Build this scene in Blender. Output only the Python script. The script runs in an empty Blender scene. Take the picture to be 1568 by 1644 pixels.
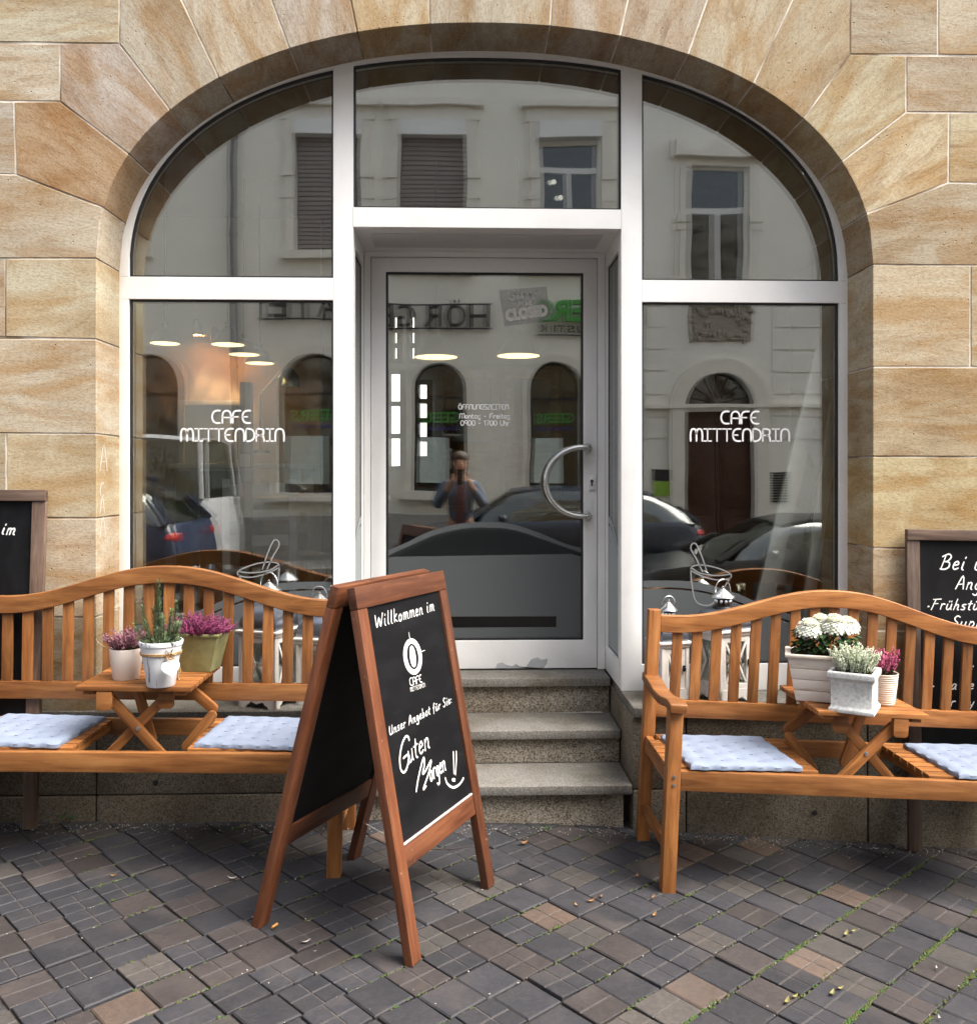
import bpy, bmesh, math, random
from mathutils import Vector, Matrix
from mathutils.geometry import tessellate_polygon
R = math.radians
random.seed(7)
SC = bpy.context.scene
COL = SC.collection

# ---------------------------------------------------------------- camera, sky, sun, exposure
F_PX, YAW, HC, CX, CY = 1444.0, R(1.75), 1.47, 784.0, 760.0
cam = bpy.data.cameras.new('camera'); cam_o = bpy.data.objects.new('camera', cam); COL.objects.link(cam_o)
cam_o.location = (0, 0, HC); cam_o.rotation_euler = (R(90), 0, -YAW)
cam.sensor_width = 36; cam.lens = F_PX / 1644 * 36
cam.shift_y = -(822 - CY) / 1644
cam.clip_start = 0.01; cam.clip_end = 2000
SC.camera = cam_o

SUN_DIR = Vector((0.50, -0.20, 0.85)).normalized()
w = bpy.data.worlds.new('World'); SC.world = w; w.use_nodes = True
wn = w.node_tree; bg = wn.nodes['Background']
sky = wn.nodes.new('ShaderNodeTexSky'); sky.sky_type = 'NISHITA'; sky.sun_disc = False
sky.sun_elevation = math.asin(SUN_DIR.z); sky.sun_rotation = math.atan2(SUN_DIR.x, SUN_DIR.y)
sky.air_density = 0.8; sky.dust_density = 5.0; sky.ozone_density = 0.3
hs_ = wn.nodes.new('ShaderNodeHueSaturation'); hs_.inputs['Saturation'].default_value = .45   # thin overcast
wn.links.new(sky.outputs[0], hs_.inputs['Color']); wn.links.new(hs_.outputs[0], bg.inputs[0]); bg.inputs[1].default_value = 0.125
sun = bpy.data.lights.new('sun', 'SUN'); sun.energy = 1.5; sun.angle = R(45); sun.color = (1.0, 0.93, 0.83)
sun_o = bpy.data.objects.new('sun', sun); COL.objects.link(sun_o)
sun_o.rotation_euler = SUN_DIR.to_track_quat('Z', 'Y').to_euler(); sun_o.location = (6, -5, 12)
SC.view_settings.view_transform = 'Standard'; SC.view_settings.look = 'None'
SC.view_settings.gamma = 1; SC.view_settings.use_curve_mapping = False
SC.view_settings.exposure = 2.08
SC.render.engine = 'CYCLES'
SC.cycles.use_denoising = True
SC.cycles.max_bounces = 8; SC.cycles.transparent_max_bounces = 24
SC.cycles.diffuse_bounces = 4; SC.cycles.glossy_bounces = 5; SC.cycles.caustics_reflective = False; SC.cycles.caustics_refractive = False
SC.cycles.sample_clamp_indirect = 6

def at(px, py, Y):
    """world point seen at photo pixel (px, py) on the plane at depth Y"""
    a = (px - CX) / F_PX; b = -(py - CY) / F_PX; c, s = math.cos(YAW), math.sin(YAW)
    t = Y / (c - a * s)
    return Vector((t * (a * c + s), Y, HC + t * b))

def gz(X):
    return .012 - .010 * X - .015 * math.log(1 + math.exp(4 * (X - .2))) if X < 30 else -2

# ---------------------------------------------------------------- mesh helpers
class MB:
    def __init__(s): s.v = []; s.f = []; s.mi = []; s.m = 0
    def face(s, pts):
        b = len(s.v); s.v += [tuple(p) for p in pts]; s.f.append(tuple(range(b, b + len(pts)))); s.mi.append(s.m)
    def add(s, vs, fs):
        b = len(s.v); s.v += [tuple(p) for p in vs]
        for f in fs: s.f.append(tuple(b + i for i in f)); s.mi.append(s.m)
    def hexa(s, p):   # p: bottom 4 (ccw), top 4
        s.add(p, [(3, 2, 1, 0), (4, 5, 6, 7), (0, 1, 5, 4), (1, 2, 6, 5), (2, 3, 7, 6), (3, 0, 4, 7)])
    def box(s, x0, x1, y0, y1, z0, z1, M=None):
        p = [Vector(q) for q in ((x0, y0, z0), (x1, y0, z0), (x1, y1, z0), (x0, y1, z0), (x0, y0, z1), (x1, y0, z1), (x1, y1, z1), (x0, y1, z1))]
        if M is not None: p = [M @ q for q in p]
        s.hexa(p)
    def prism(s, poly, fn, d0, d1, holes=()):   # poly 2d, fn(x, y, d) -> 3d
        loops = [list(poly)] + [list(h) for h in holes]
        flat = [q for l in loops for q in l]
        tri = tessellate_polygon([[Vector((q[0], q[1], 0)) for q in l] for l in loops])
        n = len(flat)
        vs = [fn(q[0], q[1], d0) for q in flat] + [fn(q[0], q[1], d1) for q in flat]
        fs = []
        if not holes: fs += [tuple(range(n)), tuple(range(2 * n - 1, n - 1, -1))]
        else: fs += [tuple(t) for t in tri] + [tuple(n + i for i in reversed(t)) for t in tri]
        b = 0
        for l in loops:
            k = len(l)
            for i in range(k):
                j = (i + 1) % k
                fs.append((b + i, b + j, n + b + j, n + b + i))
            b += k
        s.add(vs, fs)
    def tube(s, path, r, seg=8, cap=True, closed=False):
        path = [Vector(p) for p in path]; n = len(path); rings = []
        rr = r if isinstance(r, (list, tuple)) else [r] * n
        prev = None
        for i, p in enumerate(path):
            a = path[(i - 1) % n] if (i > 0 or closed) else p
            b = path[(i + 1) % n] if (i < n - 1 or closed) else p
            d = (b - a).normalized()
            if prev is None:
                u = d.orthogonal().normalized()
            else:
                u = (prev - d * prev.dot(d)).normalized()
            prev = u; v = d.cross(u)
            rings.append([p + (u * math.cos(2 * math.pi * k / seg) + v * math.sin(2 * math.pi * k / seg)) * rr[i] for k in range(seg)])
        vs = [q for g in rings for q in g]; fs = []
        for i in range(n if closed else n - 1):
            for k in range(seg):
                k2 = (k + 1) % seg; i2 = (i + 1) % n
                fs.append((i * seg + k, i * seg + k2, i2 * seg + k2, i2 * seg + k))
        if cap and not closed: fs += [tuple(range(seg - 1, -1, -1)), tuple((n - 1) * seg + k for k in range(seg))]
        s.add(vs, fs)
    def lathe(s, prof, c=(0, 0, 0), seg=24, sx=1, sy=1):
        vs = []; fs = []
        for r, z in prof:
            for k in range(seg):
                a = 2 * math.pi * k / seg
                vs.append((c[0] + r * sx * math.cos(a), c[1] + r * sy * math.sin(a), c[2] + z))
        for i in range(len(prof) - 1):
            for k in range(seg):
                k2 = (k + 1) % seg
                fs.append((i * seg + k, i * seg + k2, (i + 1) * seg + k2, (i + 1) * seg + k))
        n = len(prof)
        if prof[0][0] > 1e-6: fs.append(tuple(range(seg - 1, -1, -1)))
        if prof[-1][0] > 1e-6: fs.append(tuple((n - 1) * seg + k for k in range(seg)))
        s.add(vs, fs)
    def ball(s, c, rx, ry=None, rz=None, seg=10, rings=6):
        ry = ry or rx; rz = rz or rx
        prof = [(max(1e-4, math.sin(math.pi * i / rings)), -math.cos(math.pi * i / rings)) for i in range(rings + 1)]
        vs = []; fs = []
        for r, z in prof:
            for k in range(seg):
                a = 2 * math.pi * k / seg
                vs.append((c[0] + rx * r * math.cos(a), c[1] + ry * r * math.sin(a), c[2] + rz * z))
        for i in range(rings):
            for k in range(seg):
                k2 = (k + 1) % seg
                fs.append((i * seg + k, i * seg + k2, (i + 1) * seg + k2, (i + 1) * seg + k))
        s.add(vs, fs)
    def ribbon(s, pts, wd, fn):      # flat stroke through 2d points
        pts = [Vector((p[0], p[1])) for p in pts]
        if len(pts) < 2: return
        d0 = (pts[0] - pts[1]); d1 = (pts[-1] - pts[-2])
        if d0.length > 1e-9: pts[0] = pts[0] + d0.normalized() * wd * .35
        if d1.length > 1e-9: pts[-1] = pts[-1] + d1.normalized() * wd * .35
        L = []; Rr = []
        for i, p in enumerate(pts):
            a = pts[max(0, i - 1)]; b = pts[min(len(pts) - 1, i + 1)]
            d = b - a
            d = d.normalized() if d.length > 1e-9 else Vector((1, 0))
            n = Vector((-d.y, d.x)) * wd / 2
            if i in (0, len(pts) - 1): n *= .75
            L.append(p + n); Rr.append(p - n)
        vs = [fn(*q) for q in L] + [fn(*q) for q in Rr]; k = len(pts)
        s.add(vs, [(i, k + i, k + i + 1, i + 1) for i in range(k - 1)])
    def build(s, name, mats, parent=None, loc=None, mat4=None, bevel=0, seg=2, smooth=False, angle=35, normals=True):
        me = bpy.data.meshes.new(name); me.from_pydata(s.v, [], s.f)
        if not isinstance(mats, (list, tuple)): mats = [mats]
        for m in mats: me.materials.append(m)
        if len(mats) > 1: me.polygons.foreach_set('material_index', s.mi)
        finish(me, bevel, seg, smooth, angle, normals)
        return link(name, me, parent, loc, mat4)

def finish(me, bevel=0, seg=2, smooth=False, angle=35, normals=True):
    if bevel or normals:
        bm = bmesh.new(); bm.from_mesh(me)
        if bevel: bmesh.ops.remove_doubles(bm, verts=bm.verts, dist=1e-6)
        if normals: bmesh.ops.recalc_face_normals(bm, faces=bm.faces)
        if bevel:
            ed = [e for e in bm.edges if len(e.link_faces) == 2 and e.calc_face_angle(0) > R(30)]
            bmesh.ops.bevel(bm, geom=ed, offset=bevel, segments=seg, affect='EDGES', profile=.6, clamp_overlap=True)
        bm.to_mesh(me); bm.free()
    if smooth or bevel:
        me.shade_smooth(); me.set_sharp_from_angle(angle=R(angle))
    me.update()

def link(name, me, parent=None, loc=None, mat4=None):
    o = bpy.data.objects.new(name, me); COL.objects.link(o)
    if parent is not None: o.parent = parent
    if mat4 is not None: o.matrix_basis = mat4
    elif loc is not None: o.location = loc
    return o

def tag(o, label=None, cat=None, group=None, kind=None):
    if label: o['label'] = label
    if cat: o['category'] = cat
    if group: o['group'] = group
    if kind: o['kind'] = kind
    return o

def empty(name, loc=(0, 0, 0), rot=(0, 0, 0)):
    o = bpy.data.objects.new(name, None); COL.objects.link(o)
    o.location = loc; o.rotation_euler = rot; o.empty_display_size = .1
    return o

def frame_mat(p0, p1, up=(0, 0, 1)):
    p0, p1 = Vector(p0), Vector(p1); x = (p1 - p0); L = x.length; x.normalize()
    up = Vector(up); y = up.cross(x).normalized(); z = x.cross(y)
    M = Matrix((x, y, z)).transposed().to_4x4(); M.translation = (p0 + p1) / 2
    return M, L

def beam(name, parent, p0, p1, wd, ht, m, up=(0, 0, 1), bevel=.004, round_end=False):
    """bar from p0 to p1, wd across, ht along up; its own axis x runs along the grain"""
    M, L = frame_mat(p0, p1, up)
    b = MB()
    if round_end:
        n = 8; pl = []
        for sx in (1, -1):
            for i in range(n + 1):
                a = -math.pi / 2 + math.pi * i / n
                pl.append((sx * (L / 2 - ht / 2 + ht / 2 * math.cos(a)), sx * ht / 2 * math.sin(a)))
        b.prism(pl, lambda x, z, d: (x, d, z), -wd / 2, wd / 2)
    else: b.box(-L / 2, L / 2, -wd / 2, wd / 2, -ht / 2, ht / 2)
    return b.build(name, m, parent, mat4=M, bevel=bevel)

def copy_tree(o, parent=None, name=None):
    c = o.copy(); COL.objects.link(c)
    if parent is not None: c.parent = parent
    for ch in list(o.children): copy_tree(ch, c)
    return c

def smooth_path(pts, n=5):
    pts = [Vector(p) for p in pts]
    if len(pts) < 3: return pts
    out = []
    for i in range(len(pts) - 1):
        p0 = pts[i - 1] if i else pts[i]; p1 = pts[i]; p2 = pts[i + 1]; p3 = pts[i + 2] if i + 2 < len(pts) else p2
        for k in range(n):
            t = k / n
            out.append(.5 * ((2 * p1) + (p2 - p0) * t + (2 * p0 - 5 * p1 + 4 * p2 - p3) * t * t + (3 * p1 - p0 - 3 * p2 + p3) * t ** 3))
    out.append(pts[-1])
    return out

def inset(poly, g):
    n = len(poly); A = sum(poly[i][0] * poly[(i + 1) % n][1] - poly[(i + 1) % n][0] * poly[i][1] for i in range(n))
    sg = 1 if A > 0 else -1; out = []
    for i in range(n):
        a, b, c = Vector(poly[i - 1][:2]), Vector(poly[i][:2]), Vector(poly[(i + 1) % n][:2])
        d1 = (b - a).normalized(); d2 = (c - b).normalized()
        n1 = Vector((-d1.y, d1.x)) * sg; n2 = Vector((-d2.y, d2.x)) * sg
        k = 1 + n1.dot(n2)
        out.append(tuple(b + (n1 + n2) * (g / max(k, .35))))
    return out

def fill_text(txt, size, fn, extr=0.0, bold=0.0, align='LEFT', width=None):
    """filled lettering through fn(x, y, d); returns verts, faces"""
    cu = bpy.data.curves.new('lettering', 'FONT'); cu.body = txt; cu.size = size; cu.align_x = align
    cu.offset = bold; cu.extrude = extr; cu.resolution_u = 4
    o = bpy.data.objects.new('lettering', cu)
    me = bpy.data.meshes.new_from_object(o)
    vs = [v.co.copy() for v in me.vertices]; fs = [tuple(p.vertices) for p in me.polygons]
    bpy.data.objects.remove(o); bpy.data.curves.remove(cu); bpy.data.meshes.remove(me)
    if width:
        xs = [v.x for v in vs]; k = width / (max(xs) - min(xs)); x0 = min(xs)
        for v in vs: v.x = (v.x - x0) * k
    return [fn(v.x, v.y, v.z) for v in vs], fs

# ---------------------------------------------------------------- single-stroke alphabets (10 units = capital height)
HAND = {
 'W': (9, "0,9 1.6,0 4.4,7 6,0 9,9.6"), 'i': (2.6, "1,5 .8,1 1.8,0;1.3,7.3 1.5,8.1"), 'l': (2.6, "1.6,10 .8,1.6 1.9,0"),
 'k': (4.8, "1.2,10 .7,0;3.9,5.6 1,2.6 4.5,0"), 'o': (4.6, "2.3,5 .6,3.5 .8,.6 2.4,0 3.9,1.6 3.6,4.2 2.2,5"),
 'm': (7, ".7,5 .6,0;.6,3.4 2,5 3,4.4 3,0;3,3.4 4.6,5 5.8,4.2 5.8,.6 6.8,0"), 'e': (4, ".6,2.6 3.2,3.2 2.6,5 1,4.4 .4,1.8 1.6,0 3.8,.8"),
 'n': (4.8, ".7,5 .6,0;.6,3.2 2.2,5 3.6,4.2 3.6,.8 4.6,0"), 'U': (6.2, ".6,9 .6,2 2.4,0 4.6,1.8 5,9;5,3 5.6,0"),
 's': (3.8, "3.2,4.9 1,4.6 .8,3.2 2.9,2 2.6,.2 .4,.2"), 'r': (3.5, ".6,5 .8,0;.8,3.4 2,5 3.3,4.6"),
 'A': (6.2, "0,0 3,9.6 5.6,0;1.2,3.3 5,3.7"), 'g': (4.5, "3.6,4.6 1.6,5 .6,2.4 1.8,.4 3.4,2 3.8,4.8 3.6,-2.6 2,-4 .2,-3"),
 'b': (4.6, ".9,10 .6,0;.6,2.6 2.2,4.8 3.9,3 3,.4 .8,.2"), 't': (3.2, "1.5,8.2 1.2,1.2 2.6,0;-.2,5.4 3.1,5.7"),
 'f': (3.5, "3.3,9 1.9,9.3 1.3,6 .9,-1.6;-.1,5 2.9,5.3"), 'u': (4.8, ".6,5 .6,1.2 2,0 3.6,1.6 3.8,5;3.8,2 4.6,0"),
 'ü': (4.8, ".6,5 .6,1.2 2,0 3.6,1.6 3.8,5;3.8,2 4.6,0;1.3,7 1.5,7.8;3,7 3.2,7.8"), 'S': (5, "4.5,8.6 2.4,9.6 .8,7.6 2,5.4 4,3.6 3.6,1 1.6,0 -.2,1.2"),
 ':': (2.2, "1,.8 1.1,1.4;1.3,4.2 1.4,4.8"), 'G': (7, "6,8.4 4,9.9 1.4,7 .4,3 1.6,0 4,0 5.6,2.4 5.8,4.6;4,4.2 6.6,4.9 6.2,-.4"),
 'M': (8, "-.4,-2 1.6,9 3.8,3 6.4,9.6 6.8,0"), 'B': (6, "1.3,9.2 .5,0;-.6,8.2 2.8,9.9 4.8,8 3.4,5.4 1.4,5;1.4,5 4.6,4.4 5,1.4 2.6,0 0,.4"),
 'a': (4.8, "3.6,4.6 1.6,5 .6,2.6 1.2,.2 2.8,.8 3.8,4.8 3.8,.8 4.7,0"), 'F': (5.6, "1.7,9 .5,-.4;-.4,9 5.6,9.5;.8,5 4.2,5.4"),
 'h': (4.8, "1.2,10 .6,0;.6,3 2.2,5 3.6,4 3.6,.6 4.6,0"), 'p': (4.6, ".9,5 .2,-4;.8,3.6 2.4,5 3.9,3 2.8,.4 .8,.6"),
 'y': (4.4, ".6,5 1.2,1.6 3,1.8;3.8,5 2.4,-2.4 .2,-3.6"), '.': (2.4, ".8,2.4 1.2,2.9 1.5,2.5"), 'C': (6, "5.6,8.6 3.4,9.8 .8,6.8 .6,2.4 2.6,0 5.6,1.2"),
 'R': (6, "1.2,9.4 .6,0;0,8.6 3.2,9.8 5,7.6 3.4,5.2 1,4.8 5.6,0"), ' ': (3.2, ""),
}
ARC_O = "3.5,10 1,8.6 0,5 1,1.4 3.5,0 6,1.4 7,5 6,8.6 3.5,10"
TECH = {
 'C': (7, "6.6,10 3.5,10 1,8.5 0,5 1,1.5 3.5,0 6.6,0"), 'A': (7, "0,0 0,6 1,9 3.5,10 6,9 7,6 7,0;0,4.4 7,4.4"), 'F': (6.4, "0,0 0,6 1,9 3.5,10 6.4,10;0,5 4.2,5"),
 'E': (7, "6.6,10 3.5,10 1,8.5 0,5 1,1.5 3.5,0 6.6,0;0,5 4,5"), 'M': (10, "0,0 0,6 .8,9.2 2.5,10 4.2,9.2 5,6 5,0;5,6 5.8,9.2 7.5,10 9.2,9.2 10,6 10,0"),
 'I': (6, "0,10 6,10;3,10 3,0;0,0 6,0"), 'T': (7, "0,10 7,10;3.5,10 3.5,0"), 'N': (7, "0,0 0,6 1,9 3.5,10 6,9 7,6 7,0"),
 'D': (7, "0,0 0,10;0,10 3,10 6,8.4 7,5 6,1.6 3,0 0,0"), 'R': (6.6, "0,0 0,10;0,10 3,10 5.6,9.2 6,7.3 5.4,5.4 3,4.8 0,4.8;3,4.8 5.5,4 6.2,2 6.4,0"),
 'O': (7, ARC_O), '0': (7, ARC_O), 'Ö': (7, ARC_O + ";2,12 2.1,12.6;5,12 5.1,12.6"), 'U': (7, "0,10 0,4 1,1 3.5,0 6,1 7,4 7,10"),
 'G': (7, "6.8,10 3.5,10 1,8.5 0,5 1,1.5 3.5,0 6.8,0;6.8,0 6.8,4.6;6.8,4.6 4,4.6"), 'S': (6.5, "6.5,10 2,10 .2,8.8 .2,6.6 2,5.2 4.6,4.8 6.2,3.6 6.2,1.2 4.4,0 0,0"),
 'Z': (6.5, "0,10 6.5,10;6.5,10 0,0;0,0 6.5,0"), 'o': (5, "2.5,6 .6,5 0,3 .6,1 2.5,0 4.4,1 5,3 4.4,5 2.5,6"), 'n': (5, "0,0 0,3.6 .8,5.4 2.5,6 4.2,5.4 5,3.6 5,0"),
 't': (4, "1,9 1,2 1.8,.4 4,0;0,6 3.6,6"), 'a': (5, "5,0 5,6;5,3 4.4,5.2 2.5,6 .6,5 0,3 .6,1 2.5,0 4.4,.8 5,3"), 'g': (5, "5,6 5,-1.6 4,-3 .8,-3;5,3 4.4,5.2 2.5,6 .6,5 0,3 .6,1 2.5,0 4.4,.8 5,3"),
 'r': (4, "0,0 0,3.6 .8,5.4 2.6,6 4,6"), 'e': (5, "0,3 5,3 4.4,5 2.5,6 .6,5 0,3 .6,1 2.5,0 4.8,0"), 'i': (2, "1,0 1,6;1,8 1,8.8"), 'h': (5, "0,0 0,10;0,3.6 .8,5.4 2.5,6 4.2,5.4 5,3.6 5,0"),
 '-': (4, "0,4.4 4,4.4"), '9': (6, "6,0 6,6.6 5,9.2 3,10 1,9.2 0,7 1,5 3,4.4 6,4.8"), '1': (4, "0,7.6 3,10;3,10 3,0"), '7': (6, "0,10 6,10;6,10 2,0"), ' ': (4.5, ""),
}
def strokes(txt, font, size, gap=1.6, slant=0.0, jit=0.0, smooth=4):
    """list of 2d polylines and total width, capital height = size"""
    k = size / 10; x = 0; out = []
    for ch in txt:
        wd, sp = font[ch]
        dy = random.uniform(-jit, jit); sc = 1 + random.uniform(-jit, jit) * .08
        for st in sp.split(';'):
            if not st.strip(): continue
            P = []
            for q in st.split():
                a, b = q.split(','); a = float(a) * sc; b = float(b) * sc + dy
                P.append(((x + a + slant * b) * k, b * k))
            if len(P) > 2: P = [(q.x, q.y) for q in smooth_path([(p[0], p[1], 0) for p in P], smooth)]
            out.append(P)
        x += wd + gap
    return out, (x - gap) * k
# ---------------------------------------------------------------- materials
class NT:
    def __init__(s, name):
        s.m = bpy.data.materials.new(name); s.m.use_nodes = True; s.t = s.m.node_tree
        s.b = s.t.nodes['Principled BSDF']; s.out = s.t.nodes['Material Output']
        s.tc = s.t.nodes.new('ShaderNodeTexCoord'); s.oi = s.t.nodes.new('ShaderNodeObjectInfo')
    def n(s, kind, **kw):
        nd = s.t.nodes.new(kind)
        for k, v in kw.items():
            if k.startswith('_'): setattr(nd, k[1:], v)
        return nd
    def l(s, a, b): s.t.links.new(a, b)
    def setv(s, sock, v):
        if hasattr(v, 'is_output') or isinstance(v, bpy.types.NodeSocket): s.l(v, sock)
        else:
            if sock.type == 'RGBA' and len(v) == 3: v = (*v, 1)
            sock.default_value = v
    def coord(s, scale=(1, 1, 1), rnd=True, rot=(0, 0, 0)):
        src = s.tc.outputs['Object']
        if rnd:
            a = s.n('ShaderNodeVectorMath', _operation='SCALE'); cb = s.n('ShaderNodeCombineXYZ')
            s.l(s.oi.outputs['Random'], cb.inputs[0]); s.l(s.oi.outputs['Random'], cb.inputs[2])
            s.l(cb.outputs[0], a.inputs[0]); a.inputs[3].default_value = 37.0
            ad = s.n('ShaderNodeVectorMath', _operation='ADD'); s.l(src, ad.inputs[0]); s.l(a.outputs[0], ad.inputs[1]); src = ad.outputs[0]
        mp = s.n('ShaderNodeMapping'); mp.inputs['Scale'].default_value = scale; mp.inputs['Rotation'].default_value = rot
        s.l(src, mp.inputs[0]); return mp.outputs[0]
    def noise(s, vec, scale, detail=4, rough=.55, dist=0):
        nd = s.n('ShaderNodeTexNoise'); s.l(vec, nd.inputs['Vector'])
        nd.inputs['Scale'].default_value = scale; nd.inputs['Detail'].default_value = detail
        nd.inputs['Roughness'].default_value = rough; nd.inputs['Distortion'].default_value = dist
        return nd.outputs['Fac']
    def voro(s, vec, scale, out='Distance', feature='F1'):
        nd = s.n('ShaderNodeTexVoronoi', _feature=feature); s.l(vec, nd.inputs['Vector']); nd.inputs['Scale'].default_value = scale
        return nd.outputs[out]
    def ramp(s, fac, stops, interp='LINEAR'):
        nd = s.n('ShaderNodeValToRGB'); s.l(fac, nd.inputs[0]); cr = nd.color_ramp; cr.interpolation = interp
        while len(cr.elements) < len(stops): cr.elements.new(.5)
        for e, (p, c) in zip(cr.elements, stops):
            e.position = p; e.color = (c, c, c, 1) if isinstance(c, (int, float)) else (*c, 1)
        return nd.outputs[0]
    def mix(s, fac, a, b, mode='MIX'):
        nd = s.n('ShaderNodeMix', _data_type='RGBA', _blend_type=mode)
        s.setv(nd.inputs[0], fac); s.setv(nd.inputs[6], a); s.setv(nd.inputs[7], b); return nd.outputs[2]
    def math(s, op, a, b=0.0):
        nd = s.n('ShaderNodeMath', _operation=op); s.setv(nd.inputs[0], a); s.setv(nd.inputs[1], b); return nd.outputs[0]
    def bump(s, h, strength=.3, dist=.004):
        nd = s.n('ShaderNodeBump'); s.l(h, nd.inputs['Height']); nd.inputs['Strength'].default_value = strength; nd.inputs['Distance'].default_value = dist
        s.l(nd.outputs[0], s.b.inputs['Normal']); return nd
    def set(s, col=None, rough=None, metal=None, spec=None):
        if col is not None: s.setv(s.b.inputs['Base Color'], col)
        if rough is not None: s.setv(s.b.inputs['Roughness'], rough)
        if metal is not None: s.b.inputs['Metallic'].default_value = metal
        if spec is not None: s.b.inputs['Specular IOR Level'].default_value = spec
        return s.m

def plain(name, col, rough=.5, metal=0, var=.12, scale=12, spec=None, bump=0):
    t = NT(name); n = t.noise(t.coord(), scale, 3)
    c = t.mix(t.ramp(n, [(.3, 0.0), (.7, 1.0)]), tuple(v * (1 - var) for v in col), tuple(min(1, v * (1 + var)) for v in col))
    if bump: t.bump(t.noise(t.coord(), scale * 8, 3), bump, .002)
    return t.set(c, rough, metal, spec)

def emit(name, col, strength):
    t = NT(name); t.b.inputs['Base Color'].default_value = (*col, 1)
    t.b.inputs['Emission Color'].default_value = (*col, 1); t.b.inputs['Emission Strength'].default_value = strength
    return t.m

def m_sandstone():
    t = NT('sandstone'); base = t.oi.outputs['Color']
    big = t.noise(t.coord((1, 1, 3.2)), 1.7, 6, .62, 1.4)          # broad iron-stained bands
    streak = t.noise(t.coord((.9, .9, 4.2)), 3.4, 9, .70, 1.6)       # thin bedding lines
    thin = t.noise(t.coord((1.6, 1.6, 12)), 5, 6, .65, 1.2)
    iso = t.noise(t.coord(), 2.1, 5, .62); soot = t.noise(t.coord((1, 1, 1.6)), 1.1, 6, .68)
    fine = t.noise(t.coord((1, 1, 2)), 60, 4, .75); grain = t.noise(t.coord(), 260, 2, .6)
    def tone(c, fac, stops, k): return t.mix(t.ramp(fac, stops), c, t.mix(1.0, c, k, 'MULTIPLY'))
    c = tone(base, big, [(.40, 0.0), (.62, 1.0)], (.80, .64, .47))
    c = tone(c, iso, [(.50, 0.0), (.76, .7)], (1.24, 1.24, 1.26))
    rs = t.n('ShaderNodeMapRange'); t.l(t.oi.outputs['Random'], rs.inputs[0]); rs.inputs[3].default_value = .25; rs.inputs[4].default_value = 1.0
    c = t.mix(t.math('MULTIPLY', t.ramp(streak, [(.48, 0.0), (.66, .9)]), rs.outputs[0]), c, t.mix(1.0, c, (.66, .56, .48), 'MULTIPLY'))
    c = tone(c, thin, [(.58, 0.0), (.76, .5)], (.66, .55, .45))
    c = tone(c, soot, [(.50, 0.0), (.74, .9)], (.68, .64, .60))
    c = tone(c, fine, [(.46, 0.0), (.70, .8)], (.58, .51, .45))
    c = tone(c, grain, [(.35, .6), (.6, 0.0)], (.70, .66, .62))
    pv = t.voro(t.coord(), 30); pm = t.ramp(t.noise(t.coord(), 4, 3), [(.50, 0.0), (.60, 1.0)])
    pit = t.math('MULTIPLY', t.ramp(pv, [(.05, 1.0), (.13, 0.0)]), pm)
    c = t.mix(t.math('MULTIPLY', pit, .75), c, t.mix(1.0, base, (.22, .17, .13), 'MULTIPLY'))
    h = t.math('SUBTRACT', t.math('ADD', t.math('MULTIPLY', fine, .6), t.math('MULTIPLY', streak, .6)), t.math('MULTIPLY', pit, 1.5))
    t.bump(h, .6, .004)
    return t.set(c, .9, spec=.2)

def m_mortar():
    t = NT('mortar'); n = t.noise(t.coord(rnd=False), 14, 5, .7); g = t.noise(t.coord(rnd=False), 2.2, 3)
    c = t.mix(t.ramp(g, [(.47, 0.0), (.60, 1.0)]), (.74, .69, .61), (.20, .15, .105))
    c = t.mix(t.ramp(n, [(.45, 0.0), (.7, .5)]), c, (.30, .23, .17))
    return t.set(c, .95, spec=.1)

def m_granite(name, dark, mid, pale, scale=150):
    t = NT(name); v = t.coord()
    a = t.voro(v, scale, 'Color'); sp = t.n('ShaderNodeSeparateColor'); t.l(a, sp.inputs[0])
    c = t.ramp(sp.outputs[0], [(0.0, dark), (.22, dark), (.34, mid), (.62, mid), (.78, pale), (1.0, pale)])
    st = t.noise(t.coord(), 3.0, 5, .65)
    c = t.mix(t.ramp(st, [(.40, 0.0), (.66, .85)]), c, t.mix(1.0, c, (.56, .51, .43), 'MULTIPLY'))
    t.bump(t.noise(v, 110, 3), .35, .002)
    return t.set(c, .7, spec=.3)

def m_wood(name, dark, mid, pale, rough=.42, scale=1.0, wear=0.0, wearcol=(.5, .36, .22)):
    t = NT(name)
    g = t.noise(t.coord((.8 * scale, 9 * scale, 9 * scale)), 5, 6, .62, .6)
    g2 = t.noise(t.coord((2 * scale, 60 * scale, 60 * scale)), 5, 3, .6)
    pa = t.noise(t.coord((1, 1, 1)), 4.5, 3)
    c = t.ramp(g, [(.28, dark), (.5, mid), (.74, pale)])
    c = t.mix(t.ramp(pa, [(.38, 0.0), (.68, .75)]), c, t.mix(1.0, c, (.66, .56, .50), 'MULTIPLY'))
    c = t.mix(t.ramp(g2, [(.5, 0.0), (.8, .4)]), c, dark)
    rv = t.n('ShaderNodeMapRange'); t.l(t.oi.outputs['Random'], rv.inputs[0]); rv.inputs[3].default_value = .62; rv.inputs[4].default_value = 1.12
    hs = t.n('ShaderNodeHueSaturation'); t.l(c, hs.inputs['Color']); t.l(rv.outputs[0], hs.inputs['Value']); c = hs.outputs[0]
    if wear:
        wn_ = t.noise(t.coord((3, 3, 3)), 14, 5, .7); c = t.mix(t.ramp(wn_, [(.70 - wear * .1, 0.0), (.76 - wear * .1, .8)]), c, wearcol)
    t.bump(g2, .12, .002)
    return t.set(c, rough, spec=.4)

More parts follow.
